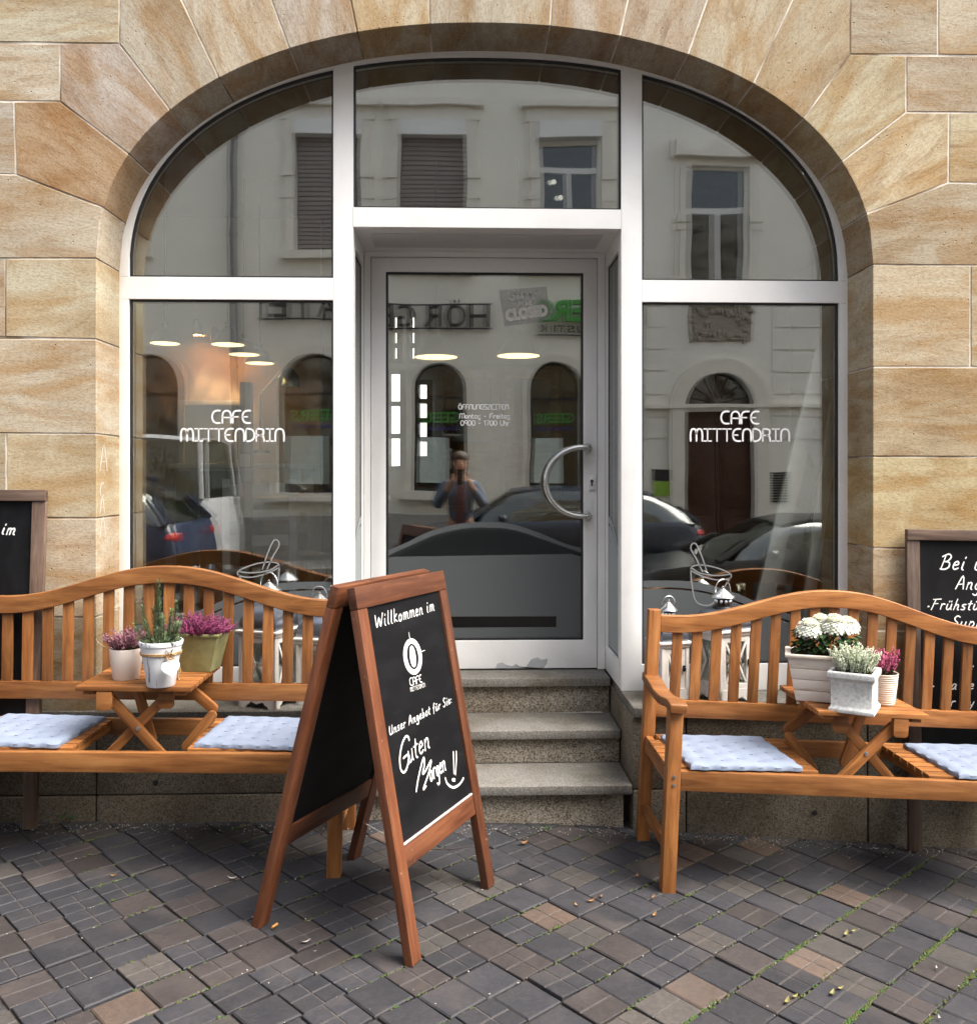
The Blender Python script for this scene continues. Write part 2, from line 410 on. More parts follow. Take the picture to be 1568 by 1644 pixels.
def m_glass(name, refl=.22, tint=(.95, .965, .955), wave=.012):
    t = NT(name); t.t.nodes.remove(t.b)
    tr = t.n('ShaderNodeBsdfTransparent'); tr.inputs[0].default_value = (*tint, 1)
    gl = t.n('ShaderNodeBsdfGlossy'); gl.inputs['Roughness'].default_value = 0.0; gl.inputs['Color'].default_value = (.93, .95, .93, 1)
    fr = t.n('ShaderNodeFresnel'); fr.inputs[0].default_value = 1.5
    f = t.math('MINIMUM', t.math('ADD', t.math('MULTIPLY', fr.outputs[0], .5), refl - .02), 1.0)
    if wave:
        bp = t.n('ShaderNodeBump'); bp.inputs['Strength'].default_value = wave; bp.inputs['Distance'].default_value = .05
        t.l(t.noise(t.coord(), 2.2, 1), bp.inputs['Height']); t.l(bp.outputs[0], gl.inputs['Normal'])
    mx = t.n('ShaderNodeMixShader'); t.l(f, mx.inputs[0]); t.l(tr.outputs[0], mx.inputs[1]); t.l(gl.outputs[0], mx.inputs[2])
    t.l(mx.outputs[0], t.out.inputs[0]); return t.m

def m_film(name, col, clear=.35, rough=.35, tint=(.8, .82, .82)):
    t = NT(name); tr = t.n('ShaderNodeBsdfTransparent'); tr.inputs[0].default_value = (*tint, 1)
    t.set(col, rough, spec=.35)
    mx = t.n('ShaderNodeMixShader'); mx.inputs[0].default_value = clear
    t.l(t.b.outputs[0], mx.inputs[1]); t.l(tr.outputs[0], mx.inputs[2]); t.l(mx.outputs[0], t.out.inputs[0]); return t.m

def m_paver():
    t = NT('paver_clay'); base = t.oi.outputs['Color']
    n = t.noise(t.coord(), 9, 5, .65); f = t.noise(t.coord(), 60, 4, .7); b = t.noise(t.coord(), 3.2, 3)
    c = t.mix(t.ramp(n, [(.4, 0.0), (.7, .65)]), base, t.mix(1.0, base, (1.45, 1.32, 1.18), 'MULTIPLY'))
    c = t.mix(t.ramp(f, [(.35, .5), (.6, 0.0)]), c, t.mix(1.0, base, (.55, .55, .55), 'MULTIPLY'))
    c = t.mix(t.ramp(b, [(.55, 0.0), (.72, .5)]), c, (.075, .063, .058))
    t.bump(t.math('ADD', f, n), .7, .003)
    return t.set(c, t.ramp(n, [(.3, .55), (.7, .8)]), spec=.35)

def m_board():
    t = NT('chalkboard_paint'); n = t.noise(t.coord((3, 3, 1.2)), 3, 5, .65); s2 = t.noise(t.coord((12, 12, 2)), 3, 4, .6)
    c = t.mix(t.ramp(n, [(.45, 0.0), (.75, .8)]), (.004, .0042, .005), (.012, .0125, .014))
    c = t.mix(t.ramp(s2, [(.60, 0.0), (.80, .35)]), c, (.03, .03, .033))
    return t.set(c, .6, spec=.15)

def m_fabric():
    t = NT('cushion_cotton'); n = t.noise(t.coord(), 9, 3); wv = t.noise(t.coord(), 420, 2)
    c = t.mix(t.ramp(n, [(.3, 0.0), (.7, 1.0)]), (.165, .20, .27), (.20, .235, .31))
    c = t.mix(t.ramp(wv, [(.4, 0.0), (.7, .4)]), c, (.29, .335, .43))
    t.bump(wv, .3, .001)
    return t.set(c, .95, spec=.1)

def m_twotone(name, a, b, scale=(1, 1, 1), sc=8, lo=.45, hi=.6, rough=.7, bump=.2):
    t = NT(name); n = t.noise(t.coord(scale), sc, 5, .62, .4); c = t.mix(t.ramp(n, [(lo, 0.0), (hi, 1.0)]), a, b)
    if bump: t.bump(n, bump, .003)
    return t.set(c, rough, spec=.3)

def m_leaf(name, a, b, rough=.6, trans=.0):
    t = NT(name); n = t.noise(t.coord(), 40, 2)
    c = t.mix(t.ramp(n, [(.35, 0.0), (.65, 1.0)]), a, b)
    return t.set(c, rough, spec=.25)

MAT = {}
MAT['stone'] = m_sandstone(); MAT['mortar'] = m_mortar()
MAT['granite_top'] = m_granite('granite_tread', (.11, .104, .093), (.165, .157, .140), (.235, .222, .20), 300)
MAT['granite_rough'] = m_granite('granite_riser', (.115, .10, .08), (.265, .235, .19), (.40, .365, .305), 210)
MAT['granite_plinth'] = m_granite('granite_plinth', (.085, .072, .054), (.165, .142, .107), (.235, .205, .16), 260)
MAT['alu'] = m_twotone('white_powder_coat', (.86, .855, .84), (.77, .76, .73), sc=3, lo=.50, hi=.80, rough=.34, bump=0)
MAT['gasket'] = plain('rubber_gasket', (.012, .012, .013), .5)
MAT['glass'] = m_glass('shop_glass', .255)
MAT['glass_clear'] = m_glass('clear_glass', .08, (.92, .94, .93), 0)
MAT['film'] = m_film('frosted_film', (.13, .14, .145), .30)
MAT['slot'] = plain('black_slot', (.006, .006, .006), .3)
MAT['film_line'] = m_film('frosted_line', (.30, .31, .31), .15)
MAT['white_print'] = plain('white_vinyl', (.85, .85, .85), .5, 0, .02)
MAT['sticker'] = m_film('translucent_sticker', (.75, .75, .75), .80, .35, (1, 1, 1))
MAT['chalk'] = plain('white_chalk', (.82, .82, .80), .9, 0, .08, 60)
MAT['steel'] = plain('brushed_steel', (.55, .55, .54), .26, 1.0, .06, 20)
MAT['bolt'] = plain('zinc_bolt', (.5, .5, .5), .35, 1.0, .1, 20)
MAT['bench'] = m_wood('bench_hardwood', (.165, .060, .016), (.335, .135, .038), (.46, .21, .070), .50, 1.0, .15, (.34, .19, .085))
MAT['aboard'] = m_wood('reddish_wood', (.070, .023, .010), (.148, .050, .021), (.23, .086, .036), .50, 1.0, .5, (.34, .21, .12))
MAT['frame_dark'] = m_wood('weathered_frame', (.055, .034, .024), (.115, .075, .055), (.19, .135, .10), .65, 1.0, .3, (.22, .17, .13))
MAT['board'] = m_board(); MAT['fabric'] = m_fabric(); MAT['paver'] = m_paver()
MAT['sand'] = m_twotone('joint_sand', (.080, .069, .065), (.045, .040, .038), sc=40)
MAT['joint'] = m_twotone('joint_dirt', (.022, .020, .017), (.055, .047, .037), sc=30, rough=.95)
MAT['lantern'] = m_twotone('white_lantern_paint', (.74, .71, .66), (.52, .48, .42), sc=20, lo=.60, hi=.75, rough=.5)
MAT['zinc'] = plain('lantern_zinc', (.20, .215, .25), .30, .85, .15, 6)
MAT['black_metal'] = plain('black_metal', (.015, .014, .014), .45, .3)
MAT['film_solid'] = plain('dark_interior', (.03, .03, .03), .8)
# ---------------------------------------------------------------- the ground
WALL_Y, FR_Y, DOOR_Y, STREET_Y, FACADE_Y = 3.80, 4.054, 4.50, -1.05, -6.9
def sheet(name, x0, x1, y0, y1, dz, m, nx=60, zf=gz, kind='structure', ny=1):
    b = MB(); vs = []; fs = []
    for j in range(ny + 1):
        for i in range(nx + 1):
            X = x0 + (x1 - x0) * i / nx; vs.append((X, y0 + (y1 - y0) * j / ny, zf(X) + dz))
    for j in range(ny):
        for i in range(nx):
            a = j * (nx + 1) + i; fs.append((a, a + 1, a + nx + 2, a + nx + 1))
    b.add(vs, fs); return tag(b.build(name, m, normals=False, smooth=True), kind=kind)

M_asph = m_twotone('asphalt', (.045, .045, .047), (.07, .068, .066), sc=30, rough=.9)
M_earth = m_twotone('earth', (.06, .055, .045), (.09, .08, .065), sc=2, rough=.95)
sheet('ground', -300, 300, -300, 300, -.62, M_earth, 2, zf=lambda X: -.6)
sheet('road', -14, 14, -5.5, STREET_Y - .12, -.13, M_asph, 80)
sheet('far_pavement', -14, 14, FACADE_Y - .3, -5.5, -.01, m_twotone('concrete_flags', (.22, .21, .20), (.16, .155, .15), sc=6), 80)
for y0, y1, nm in ((STREET_Y - .12, STREET_Y, 'kerb'), (-5.55, -5.43, 'far_kerb')):
    b = MB()
    for i in range(28):
        X0 = -14 + i; X1 = X0 + .99
        p = [(X0, y0, gz(X0) - .3), (X1, y0, gz(X1) - .3), (X1, y1, gz(X1) - .3), (X0, y1, gz(X0) - .3)]
        b.hexa(p + [(q[0], q[1], gz(q[0]) + (.0 if nm == 'kerb' else .004)) for q in p])
    tag(b.build(nm, plain('kerb_granite', (.24, .235, .225), .8, 0, .2, 60), bevel=.01), kind='structure')

pavement = sheet('pavement', -14, 14, STREET_Y, WALL_Y + .1, -.012, MAT['joint'], 160)
# pavers: 14 cm clay blocks laid diagonally, each scored with a cross
PITCH, ANG = .1415, R(42.6)
ux = Vector((math.cos(ANG), math.sin(ANG))); uy = Vector((-math.sin(ANG), math.cos(ANG)))
def paver_mesh(cross):
    b = MB(); h = PITCH / 2 - .0032; t = -.03; c = .0020
    def block(x0, x1, y0, y1):
        k = .0042 if cross == 0 else .0020
        lo = [(x0, y0, t), (x1, y0, t), (x1, y1, t), (x0, y1, t)]; mid = [(p[0], p[1], -k) for p in lo]
        top = [(x0 + k, y0 + k, 0), (x1 - k, y0 + k, 0), (x1 - k, y1 - k, 0), (x0 + k, y1 - k, 0)]
        b.add(lo + mid + top, [(i, (i + 1) % 4, 4 + (i + 1) % 4, 4 + i) for i in range(4)] + [(4 + i, 4 + (i + 1) % 4, 8 + (i + 1) % 4, 8 + i) for i in range(4)] + [(8, 9, 10, 11)])
    if cross == 0: block(-h, h, -h, h)
    elif cross == 1:
        for sx in (-1, 1):
            for sy in (-1, 1): block(min(sx * c, sx * h), max(sx * c, sx * h), min(sy * c, sy * h), max(sy * c, sy * h))
        b.m = 1; z = -.0022
        b.face([(-c, -h, z), (c, -h, z), (c, h, z), (-c, h, z)]); b.face([(-h, -c, z), (-c, -c, z), (-c, c, z), (-h, c, z)]); b.face([(c, -c, z), (h, -c, z), (h, c, z), (c, c, z)])
    else:
        for sy in (-1, 1): block(-h, h, min(sy * c, sy * h), max(sy * c, sy * h))
        b.m = 1; z = -.0022; b.face([(-h, -c, z), (h, -c, z), (h, c, z), (-h, c, z)])
    me = bpy.data.meshes.new('paver'); me.from_pydata(b.v, [], b.f)
    me.materials.append(MAT['paver']); me.materials.append(MAT['sand']); me.polygons.foreach_set('material_index', b.mi); me.update(); return me
PM = [paver_mesh(0), paver_mesh(1), paver_mesh(2)]
cellist = []
for i in range(-60, 61):
    off = random.uniform(-.012, .012) + (.02 * math.sin(i * .9))
    for j in range(-60, 61):
        p = ux * (i * PITCH + 0.0) + uy * (j * PITCH + .03)
        p = Vector((0.6, 2.9)) + uy * ((j) * PITCH) + ux * (i * PITCH + (random.Random(j * 13 + 5).uniform(-.016, .016)))
        if -4.6 < p.x < 5.0 and STREET_Y + .1 < p.y < WALL_Y + .06: cellist.append(p)
def seen(p):
    d = p.y; 
    if d < 2.2: return False
    c, s = math.cos(YAW), math.sin(YAW); dep = p.x * s + p.y * c; r = p.x * c - p.y * s
    X = CX + F_PX * r / dep; Y = CY + F_PX * (HC - gz(p.x)) / dep
    return -40 < X < 1608 and Y < 1690
def paver_col(rg):
    q = rg.random()
    if q < .62: c = (.0275, .0275, .0325)
    elif q < .86: c = (.037, .0315, .0315)
    elif q < .955: c = (.049, .045, .043)
    else: c = (.085, .062, .050)
    k = rg.uniform(.82, 1.2); return (c[0] * k, c[1] * k, c[2] * k, 1)
rg = random.Random(3); far = {}
n_seen = 0
for p in sorted(cellist, key=lambda q: q.y):
    slope = (gz(p.x + .05) - gz(p.x - .05)) / .1
    Mx = Matrix.Translation((p.x, p.y, gz(p.x) - rg.uniform(0, .006))) @ Matrix.Rotation(-math.atan(slope) + rg.gauss(0, .012), 4, 'Y') @ Matrix.Rotation(rg.gauss(0, .012), 4, 'X') @ Matrix.Rotation(ANG + rg.gauss(0, .012), 4, 'Z')
    kind = rg.choices((0, 1, 2), (.42, .38, .20))[0]; colr = paver_col(rg)
    if seen(p) and n_seen < 300 and p.y < WALL_Y - .03:
        o = link('paver', PM[kind], pavement, mat4=Mx); o.color = colr; n_seen += 1
    else: far.setdefault(rg.randrange(4), []).append((Mx, kind))
b = MB()
for k, lst in far.items():
    for Mx, kind in lst:
        me = PM[kind]; base = len(b.v); b.v += [tuple(Mx @ v.co) for v in me.vertices]
        for pg in me.polygons: b.f.append(tuple(base + i for i in pg.vertices)); b.mi.append(pg.material_index)
o = b.build('outlying_pavers', [MAT['paver'], MAT['sand']], pavement, normals=False); o.color = (.032, .032, .036, 1); o['kind'] = 'stuff'

# ---------------------------------------------------------------- the café's stone wall
AXC, AA, ABH, AZ = .1215, 1.637, 1.006, 2.365
def arch_z(x, a=AA, bh=ABH, p=2.15):
    t = min(1, abs((x - AXC) / a)); return AZ + bh * (max(0, 1 - t ** p)) ** (1 / p)
def arch_pts(n=48, a=AA, bh=ABH, x0=None, x1=None, p=2.15):
    x0 = AXC - a if x0 is None else x0; x1 = AXC + a if x1 is None else x1
    out = []
    for i in range(n + 1):
        th = math.pi * (1 - i / n); u = math.cos(th); x = AXC + a * (abs(u) ** .93) * (1 if u >= 0 else -1)
        out.append((x, arch_z(x, a, bh, p)))
    pts = [q for q in out if x0 < q[0] < x1]
    return [(x0, arch_z(x0, a, bh, p))] + pts + [(x1, arch_z(x1, a, bh, p))]
wall = empty('stone_facade', (0, WALL_Y, 0))
tag(wall, 'tan sandstone facade of large blocks round the arched shop window', 'stone wall')
XL, XR = AXC - AA, AXC + AA
BACK = FR_Y + .012 - WALL_Y
def stone_color(x, z):
    k = max(0, min(1, (x + 2.0) / 4.0)); h = max(0, min(1, (z - 1.0) / 2.2))
    a = Vector((.505, .442, .335)).lerp(Vector((.51, .472, .395)), h); c = Vector((.51, .422, .272)).lerp(Vector((.51, .452, .33)), h)
    col = a.lerp(c, k) * random.uniform(.80, 1.04)
    return (col.x, col.y * random.uniform(.975, 1.025), col.z * random.uniform(.93, 1.07), 1)
def stone(poly, ang=0.0, col=None, gap=.0034, d0=None):
    q = inset(poly, gap); cx = sum(p[0] for p in q) / len(q); cz = sum(p[1] for p in q) / len(q)
    ca, sa = math.cos(ang), math.sin(ang)
    loc = [((x - cx) * ca + (z - cz) * sa, -(x - cx) * sa + (z - cz) * ca) for x, z in q]
    b = MB(); b.prism(loc, lambda x, z, d: (x, d, z), 0.0, BACK)
    M = Matrix.Translation((cx, random.uniform(-.001, .001) if d0 is None else d0, cz)) @ Matrix.Rotation(-ang, 4, 'Y')
    o = b.build('stone', MAT['stone'], wall, mat4=M, bevel=.0018, seg=1, angle=15)
    o.color = col or stone_color(cx, cz)
    return o
def W(px, py): v = at(px, py, WALL_Y); return (v.x, v.z)
def rect(*pts): return [W(*p) for p in pts]
joint_px = [(157, 415), (167, 325), (208, 241), (274, 173), (352, 126), (465, 84), (574, 57), (690, 40), (883, 42), (995, 61), (1104, 93), (1209, 137), (1289, 188), (1350, 255), (1389, 337), (1400, 425)]
jx = [W(*p)[0] for p in joint_px]; jx[0] = XL; jx[-1] = XR
AP = arch_pts(120)
def arch_seg(i):     # arch edge from joint i to joint i+1
    a, c = jx[i], jx[i + 1]
    pts = [(a, arch_z(a))] + [q for q in AP if a + .012 < q[0] < c - .012][::2] + [(c, arch_z(c))]
    if i == 0: pts[0] = (XL, W(157, 415)[1])
    if i == 14: pts[-1] = (XR, W(1400, 425)[1])
    return pts
outer = {0: [(26, 280), (-70, 278), (-70, 415)], 1: [(97, 163), (23, 163), (26, 280)], 2: [(192, 70), (97, 70), (97, 163)],
         3: [(270, -45), (192, -45), (192, 70)], 4: [(419, -45), (270, -45)], 5: [(554, -45), (419, -45)], 6: [(688, -45), (554, -45)], 7: [(888, -45), (688, -45)],
         8: [(1018, -45), (888, -45)], 9: [(1151, -45), (1018, -45)], 10: [(1293, -45), (1151, -45)], 11: [(1364, 87), (1364, -45), (1293, -45)],
         12: [(1454, 180), (1454, 89), (1364, 87)], 13: [(1522, 293), (1523, 181), (1454, 180)], 14: [(1640, 427), (1640, 297), (1522, 293)]}
extra4 = {4: (306, 31)}
for i in range(15):
    sg = arch_seg(i); poly = sg + rect(*outer[i])
    mx = (sg[0][0] + sg[-1][0]) / 2; mz = arch_z(mx)
    ox = rect(*outer[i]); dx = sum(p[0] for p in ox) / len(ox) - mx; dz = sum(p[1] for p in ox) / len(ox) - mz
    ang = math.atan2(dz, dx) + random.uniform(-.08, .08)
    o = stone(poly, ang)
    if i == 1: o.color = (.41, .30, .19, 1)
rows = [
 [(-160, -45), (192, -45), (192, 70), (-160, 66)], [(-160, 66), (97, 70), (97, 163), (-160, 161)], [(-160, 161), (23, 163), (26, 280), (-160, 278)],
 [(-160, 278), (-70, 278), (-70, 415), (-160, 415)], [(9, 415), 'L', (9, 541)], [(-160, 415), (9, 415), (9, 541), (-160, 540)],
 [(-160, 541), 'L', (-160, 694)], [(11, 695), 'L', (11, 831)], [(-160, 694), (11, 695), (11, 831), (-160, 830)],
 [(-160, 831), 'L', (-160, 990)], [(20, 990), 'L', (20, 1150)], [(-160, 990), (20, 990), (20, 1150), (-160, 1150)],
 [(1364, -45), (1505, -45), (1505, 88), (1364, 87)], [(1505, -45), (1740, -45), (1740, 90), (1505, 88)], [(1454, 89), (1740, 92), (1740, 182), (1454, 180)],
 [(1523, 181), (1740, 183), (1740, 297), (1522, 293)], [(1640, 297), (1740, 298), (1740, 428), (1640, 427)],
 ['R', (1557, 426), (1557, 589)], [(1557, 426), (1740, 428), (1740, 590), (1557, 589)],
 ['R', (1740, 590), (1740, 734)], ['R', (1640, 734), (1640, 880)], [(1640, 734), (1740, 734), (1740, 880), (1640, 880)],
 ['R', (1590, 880), (1590, 1012)], [(1590, 880), (1740, 880), (1740, 1012), (1590, 1012)], ['R', (1740, 1012), (1740, 1152)],
]
lj = [415, 545, 697, 832, 991, 1150]; rj = [425, 589, 733, 880, 1012, 1152]
il = ir = 0
for rw in rows:
    pts = []
    for q in rw:
        if q == 'L':
            pts += [(XL, W(157, lj[il])[1]), (XL, W(157, lj[il + 1])[1])]; il += 1
        elif q == 'R':
            pts += [(XR, W(1400, rj[ir + 1])[1]), (XR, W(1400, rj[ir])[1])]; ir += 1
        else: pts.append(W(*q))
    o = stone(pts, random.uniform(-.05, .05))
# courses beyond the frame
zr = [W(0, y)[1] for y in (1150, 990, 831, 694, 540, 415, 278, 161, 66, -45)]; zr += [zr[-1] + .42 * k for k in range(1, 14)]
x0 = W(-160, 0)[0]; x1 = W(1740, 0)[0]
zt = W(0, -45)[1]
def course(xa, xb, za, zb):
    x = xa
    while x < xb - .02:
        L = random.uniform(.7, 1.2); e = x + L
        if xb - e < .4: e = xb
        stone([(x, za), (e, za), (e, zb), (x, zb)], random.uniform(-.05, .05)); x = e
for i in range(len(zr) - 1):
    if zr[i] < zt - .01: course(-3.6, x0, zr[i], zr[i + 1]); course(x1, 4.0, zr[i], zr[i + 1])
    elif i < len(zr) - 8: course(-3.6, 4.0, zr[i], zr[i + 1])
# mortar bed behind the stones with the arched opening
b = MB(); zb = W(0, 1150)[1]
o_ = [(-5.0, .30), (-5.0, 9.0), (5.5, 9.0), (5.5, .30), (XR + .008, .30)] + [(x, z) for x, z in reversed(arch_pts(64, AA + .008, ABH + .008))] + [(XL - .008, .30)]
b.prism(o_, lambda x, z, d: (x, d, z), .0026, BACK - .004)
b.build('mortar_bed', MAT['mortar'], wall)
b = MB()
for (xa, xb, za, zc) in ((-14, -5.0, .0, 9), (5.5, 14, -.4, 9)): b.box(xa, xb, .01, BACK, za, zc)
b.build('outer_wall', MAT['mortar'], wall)
for xa, xb in ((-5, -3.6), (4.0, 5.5)): pass

# scratched letters on the left jamb
b = MB()
for ch, (x, y, h) in zip('ACAA', ((166, 757, 44), (164, 797, 24), (167, 823, 27), (168, 862, 34))):
    st, wd = strokes(ch, HAND, h / 380, jit=.3)
    p0 = at(x - 2, y, WALL_Y + .06)
    for s_ in st:
        b.ribbon([(p[0] * .45, p[1]) for p in s_], .0030, lambda u, v, P=p0: (XL - .0018, .035 + u * 2.6, P.z + v))
b.build('scratched_graffiti', plain('scratched_stone', (.62, .54, .45), .9), wall, normals=False)

# ---------------------------------------------------------------- granite plinth, sill and steps
plinth = empty('granite_plinth', (0, 0, 0)); tag(plinth, 'speckled brown granite base course of the wall with flat sills', 'plinth')
SX0, SX1 = -.486, .722
def slab(xa, xb, za, zb, y0, y1, m=MAT['granite_plinth'], name='granite_slab', par=plinth, bev=.004):
    b = MB(); b.box(xa - (xa + xb) / 2, xb - (xa + xb) / 2, 0, y1 - y0, 0, zb - za)
    return b.build(name, m, par, loc=((xa + xb) / 2, y0, za), bevel=bev)
zj = .135
cuts = [-3.6, -2.6, at(157, 1250, 3.79).x, SX0]; cutr = [SX1, at(1100, 1250, 3.79).x, at(1390, 1250, 3.79).x, 2.75, 4.0]
for cc in (cuts, cutr):
    for a_, c_ in zip(cc, cc[1:]):
        zg = min(gz(a_), gz(c_)) - .06
        slab(a_ + .003, c_ - .003, zj + .003, .440, 3.778, 4.60)
        slab(a_ + .003, c_ - .003, zg, zj - .003, 3.770 if a_ > 1 else 3.774, 4.60)
for xa, xb in ((-3.6, -2.0), (-2.0, XL), (XL, SX0 - .001), (SX1 + .001, XR), (XR, 2.9), (2.9, 4.0)):
    win = (xa >= XL - .01 and xb <= XR + .01)
    slab(xa + .002, xb - .002, .443, .483, 3.757 if win else 3.775, 4.20 if win else 3.797, MAT['granite_top'], 'sill')
for hx, hy in ((250, 1257), (1306, 1304)):
    p = at(hx, hy, 3.777); b = MB(); b.lathe([(.012, 0), (.0001, .001)], seg=12)
    b.build('vent_hole', MAT['gasket'], plinth, mat4=Matrix.Translation((p.x, 3.7765 if p.z > zj else 3.7685, p.z)) @ Matrix.Rotation(R(90), 4, 'X'))
steps = empty('granite_steps', (.118, 3.78, 0)); tag(steps, 'worn grey granite steps climbing to the white cafe door', 'steps')
def st_slab(z0, z1, y0, y1, m, nm, xa=SX0 + .002, xb=SX1 - .004, bev=.004):
    b = MB(); b.box(xa - .118, xb - .118, y0 - 3.78, y1 - 3.78, z0, z1); return b.build(nm, m, steps, bevel=bev)
st_slab(-.12, .118, 3.79, 4.04, MAT['granite_rough'], 'riser', SX0 + .02, SX1 - .035)
st_slab(.122, .160, 3.755, 4.062, MAT['granite_top'], 'tread')
st_slab(.1605, .270, 4.062, 4.33, MAT['granite_rough'], 'riser')
st_slab(.274, .312, 4.035, 4.345, MAT['granite_top'], 'tread')
st_slab(.3125, .440, 4.345, 4.62, MAT['granite_rough'], 'riser')
st_slab(.444, .484, 4.315, 4.64, MAT['granite_top'], 'landing')
# ---------------------------------------------------------------- shopfront: white frame, panes, film
shop = empty('shopfront', (0, FR_Y, 0)); tag(shop, 'white framed arched shop window with cafe lettering on its panes', 'shop window')
GA, GB, GP = 1.602, .985, 2.3
def xz(x, z, d): return (x, d, z)
def arch_hole(x0, x1, z0, n=40):
    pts = [(x0, z0), (x1, z0)]
    up = [q for q in arch_pts(90, GA, GB, p=GP) if x0 + .004 < q[0] < x1 - .004]
    pts += ([(x1, arch_z(x1, GA, GB, GP))] if arch_z(x1, GA, GB, GP) > z0 + .002 else []) + [(q[0], max(q[1], z0 + .001)) for q in reversed(up)] + ([(x0, arch_z(x0, GA, GB, GP))] if arch_z(x0, GA, GB, GP) > z0 + .002 else [])
    return pts
GLX0, GLX1, GCX0, GCX1, GRX0, GRX1 = -1.478, -.572, -.483, .725, .819, 1.724
ZB, ZT0, ZT1, ZC0, ZC1 = .603, 2.248, 2.347, 2.578, 2.665
holes = [[(GLX0, ZB), (GLX1, ZB), (GLX1, ZT0), (GLX0, ZT0)], arch_hole(GLX0, GLX1, ZT1), arch_hole(GCX0, GCX1, ZC1), [(GRX0, ZB), (GRX1, ZB), (GRX1, ZT0), (GRX0, ZT0)], arch_hole(GRX0, GRX1, ZT1)]
out = [(XL - .004, .485), (GCX0, .485), (GCX0, ZC0), (GCX1, ZC0), (GCX1, .485), (XR + .004, .485)] + list(reversed(arch_pts(90, AA + .004, ABH + .004)))[0:] 
b = MB(); b.prism(out, xz, 0.0, .07, holes); b.build('frame', MAT['alu'], shop, bevel=.0025, seg=2)
for i, h in enumerate(holes):
    b = MB(); b.prism(inset(h, -.0005) if False else h, xz, .014, .03, [inset(h, .009)]); b.build('gasket', MAT['gasket'], shop)
    b = MB(); q = inset(h, .006); xm_ = (q[0][0] + q[1][0]) / 2; kk = (-.0040, .0030, .0030, -.0030, .0038)[i]; b.prism(q, lambda x, z, d: (x, d + ((x - xm_) * kk if d > .03 else 0), z), .020, .038)
    pane = b.build('pane', MAT['glass'], shop, mat4=Matrix.Identity(4))
# fine joint lines where the profiles meet
b = MB()
for x0_, x1_, z_ in ((XL, GLX0, ZT0 - .001), (XL, GLX0, ZT1 + .001), (GRX1, XR, ZT0 - .001), (GRX1, XR, ZT1 + .001)): b.box(x0_ + .006, x1_ - .001, -.0004, .0004, z_ - .0007, z_ + .0007)
for x_, z0_, z1_ in ((GCX0 - .001, ZC0, ZC1), (GCX1 + .001, ZC0, ZC1), (GLX1 + .001, ZT0, ZT1), (GRX0 - .001, ZT0, ZT1)): b.box(x_ - .0007, x_ + .0007, -.0004, .0004, z0_, z1_)
b.build('profile_joint', plain('joint_line', (.30, .29, .28), .7), shop)
def on_glass(u, v, d=0): return (u, .0185 - d, v)
def lettering(txt, font, px0, px1, ybase, Y, size_px, wd, name, par, m, yoff, gap=1.6, slant=0):
    p0 = at(px0, ybase, Y); p1 = at(px1, ybase, Y); size = size_px * Y / F_PX
    st, L = strokes(txt, font, size, gap, slant); k = (p1.x - p0.x) / L
    b = MB()
    for s_ in st: b.ribbon([(p[0] * k, p[1]) for p in s_], wd, lambda u, v: (p0.x + u, yoff, p0.z + v))
    return b.build(name, m, par, normals=False)
for (x0, x1, xa, xb, y1, y2, ) in ((341, 403, 291, 456, 679, 708), (1157, 1218, 1108, 1266, 680, 708)):
    lettering('CAFE', TECH, x0, x1, y1, FR_Y + .02, 19.5, .0080, 'lettering', shop, MAT['white_print'], .0185)
    lettering('MITTENDRIN', TECH, xa, xb, y2, FR_Y + .02, 19.5, .0080, 'lettering', shop, MAT['white_print'], .0185)
def G(px, py, Y=FR_Y + .02): v = at(px, py, Y); return (v.x, v.z)
def wave(pts, n=6): return [(q.x, q.y) for q in smooth_path([(*G(*p), 0) for p in pts], n)]
# frosted film: a wave with one clear line near its top; drawn on the right pane, mirrored about the door for the left
top_r = [(1030, 932), (1075, 932), (1112, 934), (1150, 942), (1190, 956), (1235, 975), (1290, 992), (1347, 1000)]
line_r = [(1030, 943), (1075, 943), (1112, 946), (1150, 954), (1190, 968), (1235, 986), (1290, 1003), (1347, 1011)]
low_r = [(1030, 946), (1075, 946), (1112, 949), (1150, 957), (1190, 971), (1235, 989), (1290, 1006), (1347, 1014)]
def mir(P): return [(2 * AXC - .001 - x, z) for x, z in P]
for side in (0, 1):
    A_, B_, C_ = wave(top_r), wave(line_r), wave(low_r)
    A_[0] = (GRX0 + .01, A_[0][1]); B_[0] = (GRX0 + .01, B_[0][1]); C_[0] = (GRX0 + .01, C_[0][1])
    A_[-1] = (GRX1 - .01, A_[-1][1]); B_[-1] = (GRX1 - .01, B_[-1][1]); C_[-1] = (GRX1 - .01, C_[-1][1])
    body = C_ + [(GRX1 - .01, ZB + .01), (GRX0 + .01, ZB + .01)]; band = A_ + list(reversed(B_))
    if side: body, band = mir(body), mir(band)
    b = MB(); b.prism(body, xz, .0184, .0196); b.prism(band, xz, .0184, .0196); b.build('frosted_film', MAT['film'], shop)
cup = [[(1108, 914), (1111, 909), (1126, 907), (1148, 911), (1170, 920), (1171, 928), (1152, 931), (1130, 926), (1110, 917), (1108, 914)],
       [(1110, 912), (1123, 920), (1149, 924), (1170, 922)], [(1108, 915), (1110, 938), (1117, 966), (1140, 971), (1157, 950), (1171, 928)],
       [(1127, 918), (1117, 897), (1109, 883), (1109, 875), (1114, 872), (1119, 877), (1127, 896), (1134, 918)]]
for side in (0, 1):
    b = MB()
    for c_ in cup:
        P = wave(c_, 4)
        if side: P = [(x - .012, z + .02) for x, z in mir(P)]
        b.ribbon(P, .006, lambda u, v: (u, .0172, v))
    b.build('cup_drawing', MAT['film_line'], shop, normals=False)

